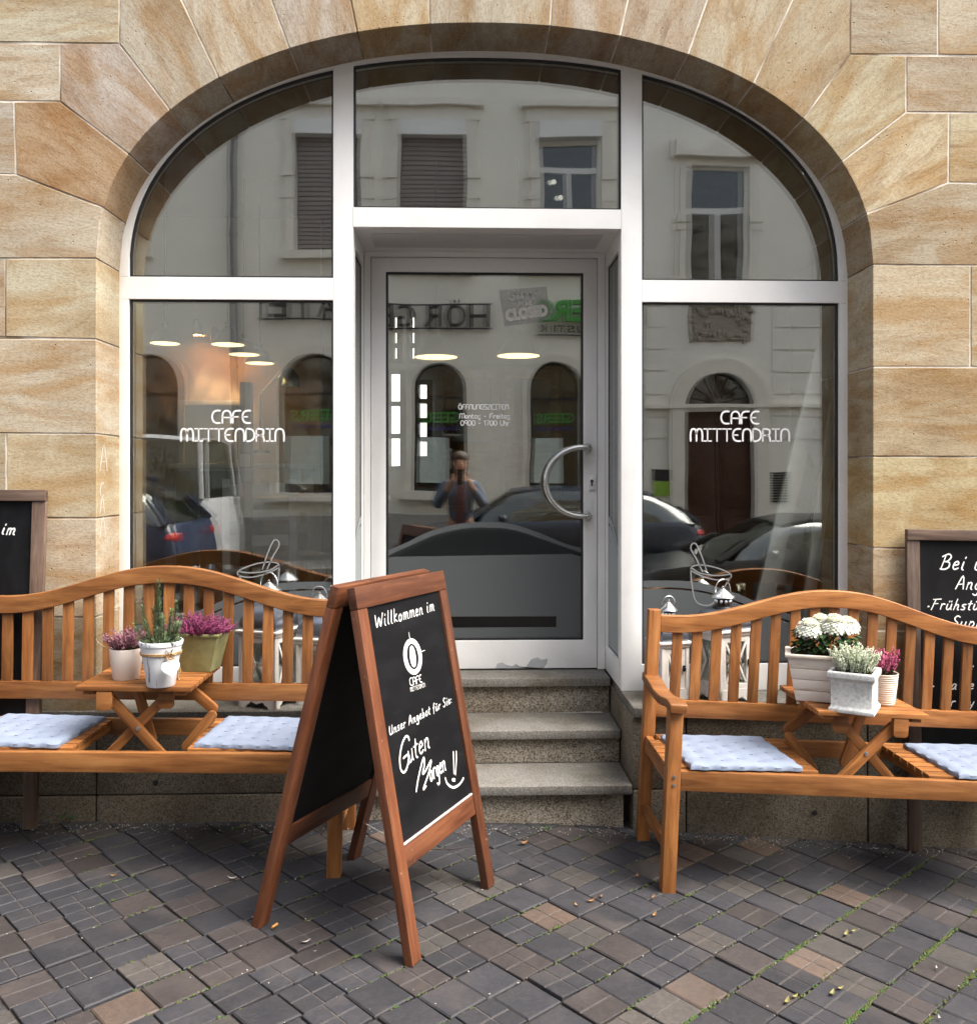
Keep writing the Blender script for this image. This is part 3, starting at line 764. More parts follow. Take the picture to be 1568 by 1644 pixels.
# vestibule between shopfront and door
for nm, x0, x1 in (('left', -.483 - .045, -.483), ('right', .725, .725 + .045)):
    y0, y1 = .071, DOOR_Y - FR_Y - .002
    b = MB(); hole = [(y0 + .012, .605), (y1 - .012, .605), (y1 - .012, 2.50), (y0 + .012, 2.50)]
    b.prism([(y0, .486), (y1, .486), (y1, ZC0), (y0, ZC0)], lambda x, z, d: (d, x, z), x0, x1, [hole]); b.build('side_panel_frame', MAT['alu'], shop, bevel=.002)
    b = MB(); b.prism(hole, lambda x, z, d: (d, x, z), x0 + .012, x1 - .012, [inset(hole, .008)]); b.build('gasket', MAT['gasket'], shop)
    b = MB(); b.prism(inset(hole, .005), lambda x, z, d: (d, x, z), (x0 + x1) / 2 - .008, (x0 + x1) / 2 + .008); b.build('pane', MAT['glass'], shop)
    xf = (x0 + x1) / 2 + (.0095 if nm == 'left' else -.0095)
    P = [(y0 + .02 + (y1 - y0 - .04) * t / 10, 1.02 + .19 * math.sin(math.pi / 2 * t / 10)) for t in range(11)]
    b = MB(); b.prism(P + [(y1 - .02, .612), (y0 + .02, .612)], lambda x, z, d: (d, x, z), xf - .0006, xf + .0006)
    b.prism([(a, z + .010) for a, z in P] + [(a, z + .045) for a, z in reversed(P)], lambda x, z, d: (d, x, z), xf - .0006, xf + .0006)
    b.build('frosted_film', m_film('pale_film', (.42, .46, .46), .25), shop)
b = MB(); b.box(-.528, .770, .071, DOOR_Y - FR_Y + .08, ZC0 + .001, ZC0 + .06); b.build('vestibule_ceiling', MAT['alu'], shop)
b = MB(); b.box(-.42, .66, .11, .36, ZC0 - .003, ZC0 + .0005); b.build('ceiling_panel', plain('grey_white_panel', (.62, .62, .60), .4, 0, .03), shop, bevel=.0015)

# ---------------------------------------------------------------- glazed door
door = empty('cafe_door', (0, DOOR_Y, 0)); tag(door, 'white framed glass cafe door with curved steel pull handle', 'door')
DX0, DX1, DZ0, DZ1 = -.447, .683, .492, 2.548
GX0, GX1, GZ0, GZ1 = -.375, .615, .632, 2.478
b = MB(); b.prism([(-.482, .486), (DX0 - .003, .486), (DX0 - .003, DZ1 + .004), (DX1 + .003, DZ1 + .004), (DX1 + .003, .486), (.7245, .486), (.7245, ZC0 + .0), (-.482, ZC0 + .0)], xz, .0, .07)
b.build('door_frame', MAT['alu'], door, bevel=.002)
b = MB(); b.box(DX0 - .004, DX1 + .004, .03, .05, DZ0, DZ1 + .005); 
hl = [(GX0, GZ0), (GX1, GZ0), (GX1, GZ1), (GX0, GZ1)]
b = MB(); b.prism([(DX0, DZ0), (DX1, DZ0), (DX1, DZ1), (DX0, DZ1)], xz, .004, .066, [hl]); b.build('leaf_frame', MAT['alu'], door, bevel=.002)
b = MB(); b.prism(hl, xz, .016, .032, [inset(hl, .010)]); b.build('gasket', MAT['gasket'], door)
b = MB(); b.prism(inset(hl, .006), lambda x, z, d: (x, d + ((x - .12) * .0028 if d > .03 else 0), z), .024, .042); b.build('pane', MAT['glass'], door)
def D(px, py): v = at(px, py, DOOR_Y + .024); return (v.x, v.z)
def dwave(P, n=6): return [(q.x, q.y) for q in smooth_path([(*D(*p), 0) for p in P], n)]
tp = [(619, 885), (650, 872), (690, 853), (735, 841), (778, 838), (820, 841), (865, 855), (905, 872), (937, 880)]
A_ = dwave(tp); B_ = dwave([(x, y + 9) for x, y in tp]); C_ = dwave([(x, y + 14) for x, y in tp])
for L in (A_, B_, C_): L[0] = (GX0 + .011, L[0][1]); L[-1] = (GX1 - .011, L[-1][1])
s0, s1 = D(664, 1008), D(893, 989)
body = C_ + [(GX1 - .011, GZ0 + .011), (GX0 + .011, GZ0 + .011)]
b = MB(); b.prism(body, xz, .0224, .0234, [[(s0[0], s0[1]), (s1[0], s0[1]), (s1[0], s1[1]), (s0[0], s1[1])]]); b.prism(A_ + list(reversed(B_)), xz, .0224, .0234)
b.build('frosted_film', MAT['film'], door)
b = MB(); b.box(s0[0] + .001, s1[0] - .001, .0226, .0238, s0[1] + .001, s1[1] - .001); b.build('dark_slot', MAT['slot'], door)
# pull handle: a wide steel bow standing off the leaf
z1, z0 = at(945, 718, DOOR_Y - .06).z, at(945, 829, DOOR_Y - .06).z; xh = at(945, 718, DOOR_Y - .06).x; rad = (z1 - z0) / 2; zc = (z0 + z1) / 2
bow = [(xh, 0.002, z1), (xh, -.045, z1), (xh - .012, -.060, z1)]
ex = xh - at(876, 770, DOOR_Y - .06).x
for i in range(0, 25):
    a = math.pi / 2 + math.pi * i / 24
    bow.append((xh - .03 + (ex - .03) * math.cos(a) * 1.0, -.062, zc + rad * math.sin(a)))
bow += [(xh - .012, -.060, z0), (xh, -.045, z0), (xh, .002, z0)]
b = MB(); b.tube(bow, .0145, 14); b.build('pull_handle', MAT['steel'], door, smooth=True)
b = MB()
for zz in (z0, z1): b.lathe([(.021, 0), (.021, .012), (.016, .014)], seg=18)
b = MB()
for zz in (z0, z1): b.tube([(xh, .0035, zz), (xh, -.012, zz)], .022, 18)
b.build('handle_rosette', MAT['steel'], door, bevel=.002)
lk = at(949.5, 775, DOOR_Y); b = MB(); b.box(lk.x - .015, lk.x + .015, -.006, .0045, lk.z - .037, lk.z + .037); pl = b.build('lock_plate', plain('lock_plate_white', (.75, .75, .74), .3), door, bevel=.004)
b = MB(); b.lathe([(.0075, 0), (.0075, .002)], seg=14); vs = b.v; b2 = MB(); b2.tube([(lk.x, -.0058, lk.z + .008), (lk.x, -.0075, lk.z + .008)], .0085, 14); b2.box(lk.x - .0045, lk.x + .0045, -.0072, -.0058, lk.z - .017, lk.z + .004)
b2.build('lock_cylinder', plain('lock_brass_dark', (.10, .095, .085), .35, .8), pl)
# opening hours, sticker
lettering('ÖFFNUNGSZEITEN', TECH, 736, 816, 657, DOOR_Y + .024, 7.5, .0042, 'lettering', door, MAT['white_print'], .0222)
lettering('Montag - Freitag', TECH, 738, 818, 671.5, DOOR_Y + .024, 7.5, .0042, 'lettering', door, MAT['white_print'], .0222, 1.8)
lettering('0900 - 1700 Uhr', TECH, 739.5, 817, 683, DOOR_Y + .024, 8, .0042, 'lettering', door, MAT['white_print'], .0222, 1.8)
sg = empty('closed_sign', (0, DOOR_Y, 0)); tag(sg, 'tilted translucent sticker reading sorry we are closed at the top of the door glass', 'sign')
q = [D(801, 466), D(810, 524), D(884, 513), D(877, 460)]
b = MB(); b.prism(q, xz, .0218, .0236); b.build('backing', MAT['sticker'], sg)
tilt = R(8.5)
def rot_at(px, py, yo):
    o_ = D(px, py); ca, sa = math.cos(tilt), math.sin(tilt)
    return lambda u, v, d=0: (o_[0] + u * ca - v * sa, yo, o_[1] + u * sa + v * ca)
pxm = DOOR_Y / F_PX
st, L = strokes('Sorry', dict(HAND), 14 * pxm, 1.0, .25); b = MB(); k = 46 * pxm / L
for s_ in st: b.ribbon([(p[0] * k, p[1]) for p in s_], .0075, rot_at(818, 482, .0210))
vs, fs = fill_text("WE'RE", .034, rot_at(829, 493.5, .0210), width=25 * pxm); b.add(vs, fs)
vs, fs = fill_text("CLOSED", .072, rot_at(812, 515, .0210), bold=.006, width=69 * pxm); b.add(vs, fs)
b.build('lettering', plain('sticker_print', (.93, .94, .92), .6, 0, .01), sg, normals=False)
# bare patch where paint has peeled off the bottom rail
pk = [(795, 1071), (798, 1064), (806, 1062), (812, 1066), (822, 1068), (828, 1064), (834, 1069), (842, 1071), (848, 1063), (852, 1057), (862, 1054), (868, 1058), (878, 1056), (877, 1064), (872, 1071)]
b = MB(); b.prism([D(*p) for p in pk], xz, .0028, .0050); b.build('peeled_paint', plain('bare_metal', (.42, .43, .45), .5, 0, .1, 30), door)

# ---------------------------------------------------------------- inside the café
M_in = plain('interior_grey', (.085, .083, .08), .9); M_beige = plain('interior_beige', (.50, .41, .31), .9, 0, .04)
def room(name, x0, x1, y0, y1, z0, z1, m): b = MB(); b.box(x0, x1, y0, y1, z0, z1); return tag(b.build(name, m), kind='structure')
room('cafe_floor', -3.4, 3.4, 4.62, 9.3, .38, .488, plain('dark_floor', (.09, .07, .055), .5))
room('cafe_floor_edge', -3.4, SX0 - .01, 4.2, 4.62, .40, .482, plain('dark_floor', (.09, .07, .055), .5))
room('cafe_floor_edge', SX1 + .01, 3.4, 4.2, 4.62, .40, .482, plain('dark_floor', (.09, .07, .055), .5))
room('cafe_ceiling', -3.4, 3.4, 4.13, 9.3, 3.5, 3.6, M_in)
room('cafe_side_wall', -3.5, -3.4, 4.07, 9.3, .4, 3.6, M_in); room('cafe_side_wall', 3.4, 3.5, 4.07, 9.3, .4, 3.6, M_in)
room('cafe_back_wall', -3.4, 3.4, 9.2, 9.3, .4, 3.6, M_in)
room('cafe_front_wall', -3.5, XL - .05, 4.075, 4.13, .4, 3.6, M_in); room('cafe_front_wall', XR + .05, 3.5, 4.075, 4.13, .4, 3.6, M_in)
room('cafe_partition', -2.9, -1.12, 7.2, 7.3, .488, 3.5, M_beige)
M_lit = emit('warm_lamp_glow', (1.0, .72, .30), 1.1); M_seam = plain('seam_shadow', (.10, .10, .10), .7); M_shade = plain('lamp_shade_grey', (.06, .06, .06), .5)
def pendant(px, py, Y, dia_px, label):
    p = at(px, py, Y); r = dia_px / 2 * Y / F_PX
    t = empty('pendant_lamp', p); tag(t, label, 'lamp', 'pendant lamps inside the cafe')
    b = MB(); b.lathe([(r, 0), (r * .98, .012), (r * .55, r * .75), (r * .16, r * 1.05), (.02, r * 1.35)], seg=24); 
    b.build('lamp_shade', M_shade, t, smooth=True)
    b = MB(); b.lathe([(.0001, -.001), (r * .97, -.002)], seg=24); b.build('bulb_disc', M_lit, t)
    b = MB(); b.tube([(0, 0, r * 1.3), (0, 0, 3.5 - p.z)], .006, 6); b.build('cord', MAT['gasket'], t)
pendant(366, 553, 5.6, 52, 'grey pendant lamp hanging highest behind the left cafe window')
pendant(392, 569, 6.1, 48, 'grey pendant lamp hanging in the middle of the row behind the left window')
pendant(417, 583, 6.6, 45, 'grey pendant lamp hanging lowest in the row behind the left window')
pendant(265, 551, 6.0, 46, 'grey pendant lamp near the left edge of the left window')
pendant(700, 573, 5.8, 70, 'grey pendant lamp glowing on the left behind the door glass')
pendant(832, 571, 5.8, 70, 'grey pendant lamp glowing on the right behind the door glass')
for i, (px, py, lab) in enumerate(((316, 558, 'leftmost of three small spotlights washing the beige cafe wall'), (345, 570, 'middle one of three small spotlights washing the beige cafe wall'), (374, 585, 'rightmost of three small spotlights washing the beige cafe wall'))):
    p = at(px, py, 7.0); t = empty('wall_spotlight', (p.x, 7.02, p.z + .1)); tag(t, lab, 'lamp', 'spotlights on the beige wall')
    b = MB(); b.lathe([(.035, 0), (.035, .10), (.02, .12)], seg=14); b.build('housing', M_shade, t)
    b = MB(); b.lathe([(.0001, -.001), (.03, -.001)], seg=14); b.build('bulb', emit('spot_glow', (1, .72, .38), 6), t)
    L = bpy.data.lights.new('spotlight_beam', 'SPOT'); L.energy = 4; L.color = (1, .66, .34); L.spot_size = R(38); L.spot_blend = .35; L.shadow_soft_size = .03
    lo = bpy.data.objects.new('spotlight_beam', L); COL.objects.link(lo); lo.parent = t; lo.location = (0, .02, -.01); lo.rotation_euler = (R(14), 0, 0)
# bright windows at the back of the café
M_day = emit('back_window_daylight', (1, .97, .90), .8)
def back_window(px0, py0, px1, py1, label, rows=3):
    a = at(px0, py1, 9.16); c = at(px1, py0, 9.16)
    t = empty('back_window', (a.x, 9.16, a.z)); tag(t, label, 'window', 'bright back windows of the cafe')
    wd, ht = c.x - a.x, c.z - a.z; b = MB(); b.box(0, wd, .0, .02, 0, ht); b.build('lit_pane', M_day, t)
    b = MB()
    for i in range(rows + 1): b.box(-.03, wd + .03, -.03, -.002, ht * i / rows - .025, ht * i / rows + .025)
    for x in (0, wd): b.box(x - .03, x + .03, -.029, -.002, 0, ht)
    b.build('window_bar', MAT['film_solid'], t)
back_window(624, 597, 647, 752, 'bright tall window at the far left behind the door glass')
back_window(670, 614, 690, 736, 'bright narrow window second from the left behind the door glass', 4)
back_window(630, 506, 642, 580, 'small barred upper window on the left behind the door glass', 3)
back_window(658, 506, 670, 580, 'small barred upper window beside the left pendant lamp behind the door', 3)
back_window(240, 505, 250, 575, 'slim window glimpsed at the left edge of the left pane', 3)
back_window(276, 505, 288, 575, 'slim window glimpsed beside the first pendant lamp in the left pane', 3)
M_oak = m_wood('cabinet_oak', (.30, .14, .04), (.46, .23, .075), (.55, .30, .11), .5)
t = empty('wooden_cabinet', at(738, 694, 8.4)); tag(t, 'orange wooden cabinet behind the cafe door glass', 'cabinet')
b = MB(); b.box(-.16, .95, 0, .4, -.75, .62); b.build('carcass', M_oak, t, bevel=.005)
for x0 in (-.13, .42):
    b = MB(); b.box(x0, x0 + .5, -.02, -.001, -.70, .58); dd = b.build('cabinet_door', M_oak, t, bevel=.004)
    b = MB(); b.box(x0 + .08, x0 + .42, -.026, -.021, -.1, .5); b.build('door_panel', plain('cabinet_glass', (.10, .10, .10), .2), dd)
M_wht = plain('white_furniture', (.62, .60, .56), .5)
def cafe_table(px, py, Y, wd, label):
    p = at(px, py, Y); t = empty('cafe_table', (p.x, Y, .488)); tag(t, label, 'table', 'white cafe tables')
    h = p.z - .488; b = MB(); b.box(-wd / 2, wd / 2, -.35, .35, h - .035, h); b.build('tabletop', M_wht, t, bevel=.006)
    for sx in (-1, 1):
        for sy in (-1, 1): b = MB(); b.box(sx * (wd / 2 - .07) - .03, sx * (wd / 2 - .07) + .03, sy * .28 - .03, sy * .28 + .03, 0, h - .035); b.build('leg', M_wht, t)
def cafe_chair(px, Y, rz, label):
    p = at(px, 800, Y); t = empty('cafe_chair', (p.x, Y, .488), (0, 0, rz)); tag(t, label, 'chair', 'white cafe chairs')
    b = MB(); b.box(-.2, .2, -.2, .2, .43, .46); b.build('seat', M_wht, t, bevel=.008)
    for sx in (-1, 1):
        b = MB(); b.box(sx * .18 - .02, sx * .18 + .02, -.2, -.16, 0, .43); b.build('leg', M_wht, t)
        b = MB(); b.box(sx * .18 - .02, sx * .18 + .02, .16, .2, 0, .95); b.build('leg', M_wht, t)
    for z in (.58, .72, .86): b = MB(); b.box(-.16, .16, .168, .19, z, z + .06); b.build('back_rail', M_wht, t)
cafe_table(500, 797, 5.5, .9, 'white cafe table behind the right half of the left window'); cafe_table(390, 745, 6.6, 1.0, 'white cafe table against the beige wall inside')
cafe_chair(410, 5.2, R(200), 'white cafe chair in front of the wooden post in the left window'); cafe_chair(470, 5.9, R(30), 'white cafe chair beside the table at the left window')
t = empty('wooden_post', at(396, 620, 5.0)); tag(t, 'slim brown wooden post standing inside the left window', 'post')
b = MB(); b.box(-.03, .03, -.03, .03, .488 - at(396, 620, 5.0).z, .02); b.build('post', m_wood('dark_post', (.06, .03, .015), (.12, .06, .03), (.18, .10, .05), .6), t, bevel=.004)
for i, (py, cc) in enumerate(((735, (.5, .45, .38)), (785, (.22, .03, .03)), (757, (.3, .3, .3)))):
    z = at(396, py, 5.0).z - at(396, 620, 5.0).z; b = MB(); b.box(-.027, .027, -.0325, -.0305, z - .05, z + .02); b.build('sticker', plain('post_sticker', cc, .6), t)
pf = at(342, 728, 7.15); t = empty('framed_picture', pf); tag(t, 'white framed picture on the beige cafe wall', 'picture')
b = MB(); b.prism([(-.26, -.14), (.26, -.14), (.26, .42), (-.26, .42)], xz, -.02, .02, [[(-.22, -.10), (.22, -.10), (.22, .38), (-.22, .38)]]); b.build('picture_frame', M_wht, t, bevel=.003)
b = MB(); b.box(-.22, .22, .0, .01, -.10, .38); b.build('print', plain('grey_print', (.22, .23, .23), .5, 0, .3, 4), t)
pl_ = at(418, 728, 6.4); t = empty('desk_lamp', pl_); tag(t, 'small metal desk lamp with angled arm on the inside table', 'lamp')
b = MB(); b.tube([(0, 0, 0), (0, 0, .42), (.18, 0, .62)], .008, 8); b.lathe([(.07, 0), (.07, .02), (.01, .03)], seg=16); b.build('lamp_arm', MAT['steel'], t, smooth=True)
b = MB(); b.lathe([(.08, 0), (.075, .07), (.03, .13), (.0001, .14)], (.2, 0, .47), 16); b.build('lamp_shade', MAT['steel'], t, smooth=True)
# pale step ladder behind the right pane
M_lad = m_twotone('pale_ladder', (.93, .94, .94), (.78, .82, .84), (1, 1, .4), 9, .45, .65, .38)
M_lad.node_tree.nodes['Principled BSDF'].inputs['Metallic'].default_value = .75
lad = empty('step_ladder', (0, 0, 0)); tag(lad, 'pale grey step ladder leaning behind the right window pane', 'ladder')
for dy, P0, P1, nm in ((0, (1226, 962), (1338, 492), 'rail'), (.34, (1252, 962), (1345, 560), 'rail'), (.10, (1298, 962), (1352, 560), 'stay')):
    a = at(*P0, 4.125 + dy); c = at(*P1, 4.30 + dy)
    dn = (a - c) * ((a.z - .49) / (c.z - a.z))
    o = beam(nm, lad, a + dn, c, .028, .080 if nm == 'rail' else .055, M_lad, up=(1, 0, 0), bevel=.004)
    if dy == 0: A0, C0 = a + dn, c
    elif nm == 'rail': A1, C1 = a + dn, c
for k in range(1, 8):
    b = MB(); b.tube([A0.lerp(C0, k / 8), A1.lerp(C1, k / 8)], .016, 8); b.build('rung', M_lad, lad, smooth=True)
# ---------------------------------------------------------------- benches with a fold-up middle table
def gnd(px, py):
    z = 0.0
    a = (px - CX) / F_PX; b_ = -(py - CY) / F_PX; c, s = math.cos(YAW), math.sin(YAW)
    for _ in range(25): t = (z - HC) / b_; X = t * (a * c + s); z = gz(X)
    return Vector((X, t * (c - a * s), z))
BW = MAT['bench']
BH = .745      # half width, post centre
def rail_pt(x):     # top rail centre height over x
    u = min(1, abs(x) / BH)
    k = .5 + .5 * math.cos(math.pi * max(0, min(1, (u - .02) / .86)))
    return .900 + .130 * k
def make_bench(root, side):
    """side = +1: hinge block of the table on the right"""
    for sx in (-1, 1):
        beam('back_leg', root, (sx * BH, .02, -.015), (sx * BH, .0, .957), .048, .05, BW, up=(0, 1, 0), bevel=.004)
        beam('front_leg', root, (sx * BH, -.425, -.015), (sx * BH, -.420, .655), .050, .055, BW, up=(0, 1, 0), bevel=.004)
        b = MB(); pr = []
        prof = [(.028, .676), (-.08, .668), (-.18, .657), (-.29, .658), (-.40, .674), (-.475, .670)]
        sp = [(q.x, q.y) for q in smooth_path([(*p, 0) for p in prof], 4)]
        poly = [(y, z + .018) for y, z in sp] + [(y, z - .016) for y, z in reversed(sp)]
        b.prism(poly, lambda y, z, d: (d, y, z), -.032, .032); b.build('armrest', BW, root, loc=(sx * BH, 0, 0), bevel=.007, seg=3)
        beam('side_rail', root, (sx * BH, -.40, .408), (sx * BH, -.006, .410), .028, .065, BW)
        beam('side_stretcher', root, (sx * BH, -.40, .152), (sx * BH, -.006, .140), .024, .040, BW)
    n = 40; xs = [-BH + .024 + (2 * BH - .048) * i / n for i in range(n + 1)]
    poly = [(x, rail_pt(x) + .036) for x in xs] + [(x, rail_pt(x) - .034) for x in reversed(xs)]
    b = MB(); b.prism(poly, xz, -.018, .018); b.build('top_rail', BW, root, bevel=.006, seg=3)
    beam('lower_back_rail', root, (-BH + .024, .004, .556), (BH - .024, .004, .556), .030, .070, BW)
    for sx in (-1, 1):
        for zz in (.392, .422):
            b = MB(); b.tube([(sx * BH, -.4535, zz), (sx * BH, -.450, zz)], .0065, 12); b.build('bolt', MAT['bolt'], root, bevel=.0015)
    for i in range(17):
        x = (i - 8) * .0805
        beam('back_slat', root, (x, .004, .588), (x, .002, rail_pt(x) - .026), .014, .042, BW, up=(1, 0, 0), bevel=.0025)
    beam('front_rail', root, (-BH + .025, -.432, .407), (BH - .025, -.432, .407), .030, .072, BW, bevel=.005)
    beam('rear_seat_rail', root, (-BH + .024, -.028, .420), (BH - .024, -.028, .420), .028, .066, BW)
    for sx in (-1, 1):
        for k in range(7):
            y = -.386 + k * .0555
            beam('seat_slat', root, (sx * .205, y, .440), (sx * (BH + .018), y, .440), .047, .018, BW, bevel=.003) if k < 6 and k > 0 else beam('seat_slat', root, (sx * .205, y, .440), (sx * (BH - .03), y, .440), .047, .018, BW, bevel=.003)
        beam('seat_batten', root, (sx * .222, -.412, .418), (sx * .222, -.045, .418), .030, .024, BW)
        beam('seat_batten', root, (sx * .222, -.36, .362), (sx * .222, -.32, .362), .035, .022, BW, bevel=.002)
    # table
    for k in range(7):
        y = -.362 + k * .0590
        beam('table_slat', root, (-.208, y, .656), (.208, y, .656), .050, .018, BW, bevel=.003)
    for sx in (-1, 1): beam('table_batten', root, (sx * .165, -.375, .639), (sx * .165, .004, .639), .040, .016, BW)
    for sx in (-1, 1):
        b = MB(); pl = [(-.028, .035), (.028, .035), (.028, -.020)] + [(.028 - .012 * (1 - math.cos(R(a))), -.020 - .014 * math.sin(R(a))) for a in (30, 60, 90)] + [(-.028 + .012 * (1 - math.cos(R(a))), -.020 - .014 * math.sin(R(a))) for a in (90, 60, 30)] + [(-.028, -.020)]
        b.prism(pl, xz, -.012, .012); b.build('hinge_block', BW, root, loc=(sx * .105, -.374 if sx == side else -.34, .610), bevel=.003)
    zt, zb_ = .622, .372
    beam('table_leg', root, (side * .100, -.356, zt), (-side * .135, -.362, zb_), .020, .036, BW, round_end=True)
    beam('table_leg', root, (-side * .105, -.328, zt), (side * .130, -.334, zb_), .020, .036, BW, round_end=True)
    b = MB(); b.tube([(-side * .014, -.3725, .508), (-side * .014, -.366, .508)], .0085, 14); b.build('bolt', MAT['bolt'], root, bevel=.002)
    beam('table_leg', root, (-side * .095, -.12, zt), (-side * .235, -.13, .510), .020, .040, BW, round_end=True)
    beam('table_leg', root, (-side * .235, -.152, .515), (-side * .120, -.17, zb_), .020, .038, BW, round_end=True)
    beam('table_leg', root, (side * .095, -.10, zt), (side * .02, -.10, zb_), .020, .038, BW, round_end=True)
def bench_at(px, label, side, tilt, yb):
    c = at(px, 950, yb); X = c.x
    root = empty('garden_bench', (X, yb, gz(X) + .004), (0, tilt, 0)); tag(root, label, 'bench', 'wooden garden benches by the cafe wall')
    make_bench(root, side); return root
benchL = bench_at(265, 'orange brown wooden bench left of the chalkboard sign with purple heather pots on its table', -1, R(1.0), 3.70)
benchR = bench_at(1321, 'orange brown wooden bench right of the steps with white flowers on its table', 1, R(2.7), 3.655)
bpy.context.view_layer.update()

def cushion(bench, cx, cy, wd, dp, rz, label):
    n = 48; b = MB(); T = .023; vs = []; fs = []
    def tuft(x, y):
        u, v = (x / wd + .5) * 6, (y / dp + .5) * 5; d = 0
        for iu in range(1, 6):
            for iv in range(1, 5):
                q = (u - iu) ** 2 + (v - iv - (.18 if iu % 2 else -.18)) ** 2; d += math.exp(-q * 7)
        e = min(.5 - abs(x / wd), .5 - abs(y / dp)) * 2
        edge = (1 - max(0, 1 - e / .16) ** 2.2)
        return T * (.30 + .70 * edge) * (1 - .60 * min(1, d)) + .0016 * math.sin(u * 5 + v * 3)
    for sgn in (1, -1):
        for j in range(n + 1):
            for i in range(n + 1):
                x = (i / n - .5) * wd; y = (j / n - .5) * dp
                wob = .003 * math.sin(j * .7) * (1 if i in (0, n) else 0)
                vs.append((x + wob, y + (.003 * math.sin(i * .8) if j in (0, n) else 0), T * .42 + (tuft(x, y) * .62 if sgn > 0 else -T * .40)))
    N = (n + 1) ** 2
    for j in range(n):
        for i in range(n):
            a = j * (n + 1) + i; fs.append((a, a + 1, a + n + 2, a + n + 1)); fs.append((N + a, N + a + n + 1, N + a + n + 2, N + a + 1))
    rim = [i for i in range(n)] + [n + j * (n + 1) for j in range(n)] + [n * (n + 1) + n - i for i in range(n)] + [(n - j) * (n + 1) for j in range(n)]
    for k in range(len(rim)): a, c = rim[k], rim[(k + 1) % len(rim)]; fs.append((a, N + a, N + c, c))
    b.add(vs, fs)
    M = bench.matrix_world @ Matrix.Translation((cx, cy + .025, .4495)) @ Matrix.Rotation(rz, 4, 'Z')
    o = b.build('seat_cushion', MAT['fabric'], mat4=M, smooth=True, angle=60)
    b = MB()
    for iu in range(1, 6):
        for iv in range(1, 5):
            x, y = (iu / 6 - .5) * wd, ((iv + (.18 if iu % 2 else -.18)) / 5 - .5) * dp; z = T * .42 + tuft(x, y) * .62
            b.box(x - .006, x + .006, y - .0011, y + .0011, z - .001, z + .0016)
    b.build('stitch', plain('stitch_thread', (.10, .13, .20), .9), o)
    tag(o, label, 'cushion', 'pale blue seat cushions'); return o
cushion(benchL, -.44, -.250, .40, .37, R(-4), 'pale blue quilted cushion on the left end of the left bench')
cushion(benchL, .43, -.255, .38, .37, R(-4), 'pale blue quilted cushion on the left bench behind the chalkboard sign')
cushion(benchR, -.49, -.270, .42, .38, R(4), 'pale blue quilted cushion beside the armrest of the right bench')
cushion(benchR, .50, -.262, .42, .38, R(3), 'pale blue quilted cushion right of the table on the right bench')

# ---------------------------------------------------------------- flower pots
def tabletop(bench, px, py):
    """point on the table of a bench seen at a pixel"""
    z = (bench.matrix_world @ Vector((0, -.2, .6655))).z
    for _ in range(3):
        v = at(px, py, 3.0); k = (z - HC) / (v.z - HC); p = Vector((v.x * k, 3.0 * k, z))
        l = bench.matrix_world.inverted() @ p; z = (bench.matrix_world @ Vector((l.x, l.y, .6652))).z
    return p
M_soil = plain('potting_soil', (.025, .018, .012), .95, 0, .4, 80)
M_green = m_leaf('heather_green', (.045, .075, .025), (.09, .12, .045)); M_dgreen = m_leaf('dark_leaf_green', (.022, .055, .018), (.05, .10, .03))
M_stem = m_leaf('stem_brown', (.06, .045, .02), (.10, .08, .035))
def leafy(b, base, direction, L, n, leaf, wd, m_stem, m_leaf_, droop=.25, spread=.9, start=.15, rg=random):
    """one sprig: a curved stem with n small leaves or florets up its length"""
    d = Vector(direction).normalized(); side = d.orthogonal().normalized()
    P = []
    for i in range(5):
        t = i / 4; q = Vector(base) + d * (L * t) + Vector((d.x, d.y, 0)) * (droop * L * t * t) - Vector((0, 0, droop * .4 * L * t * t)); P.append(q)
    b.m = m_stem; b.tube(P, [.0016, .0014, .0012, .001, .0006], 3, cap=False); b.m = m_leaf_
    for i in range(n):
        t = start + (1 - start) * (i + rg.random() * .6) / n; k = min(3, int(t * 4)); q = P[k].lerp(P[k + 1], t * 4 - k)
        ax = (P[k + 1] - P[k]).normalized(); a = i * 2.4 + rg.random(); u = ax.orthogonal().normalized(); v = ax.cross(u)
        o = (u * math.cos(a) + v * math.sin(a)) * spread + ax * .6; o.normalize(); s = ax.cross(o).normalized() * wd
        Lf = leaf * rg.uniform(.7, 1.2) * (1 - .35 * t)
        tip = q + o * Lf; mid = q + o * Lf * .5
        b.face([q, mid + s, tip, mid - s])
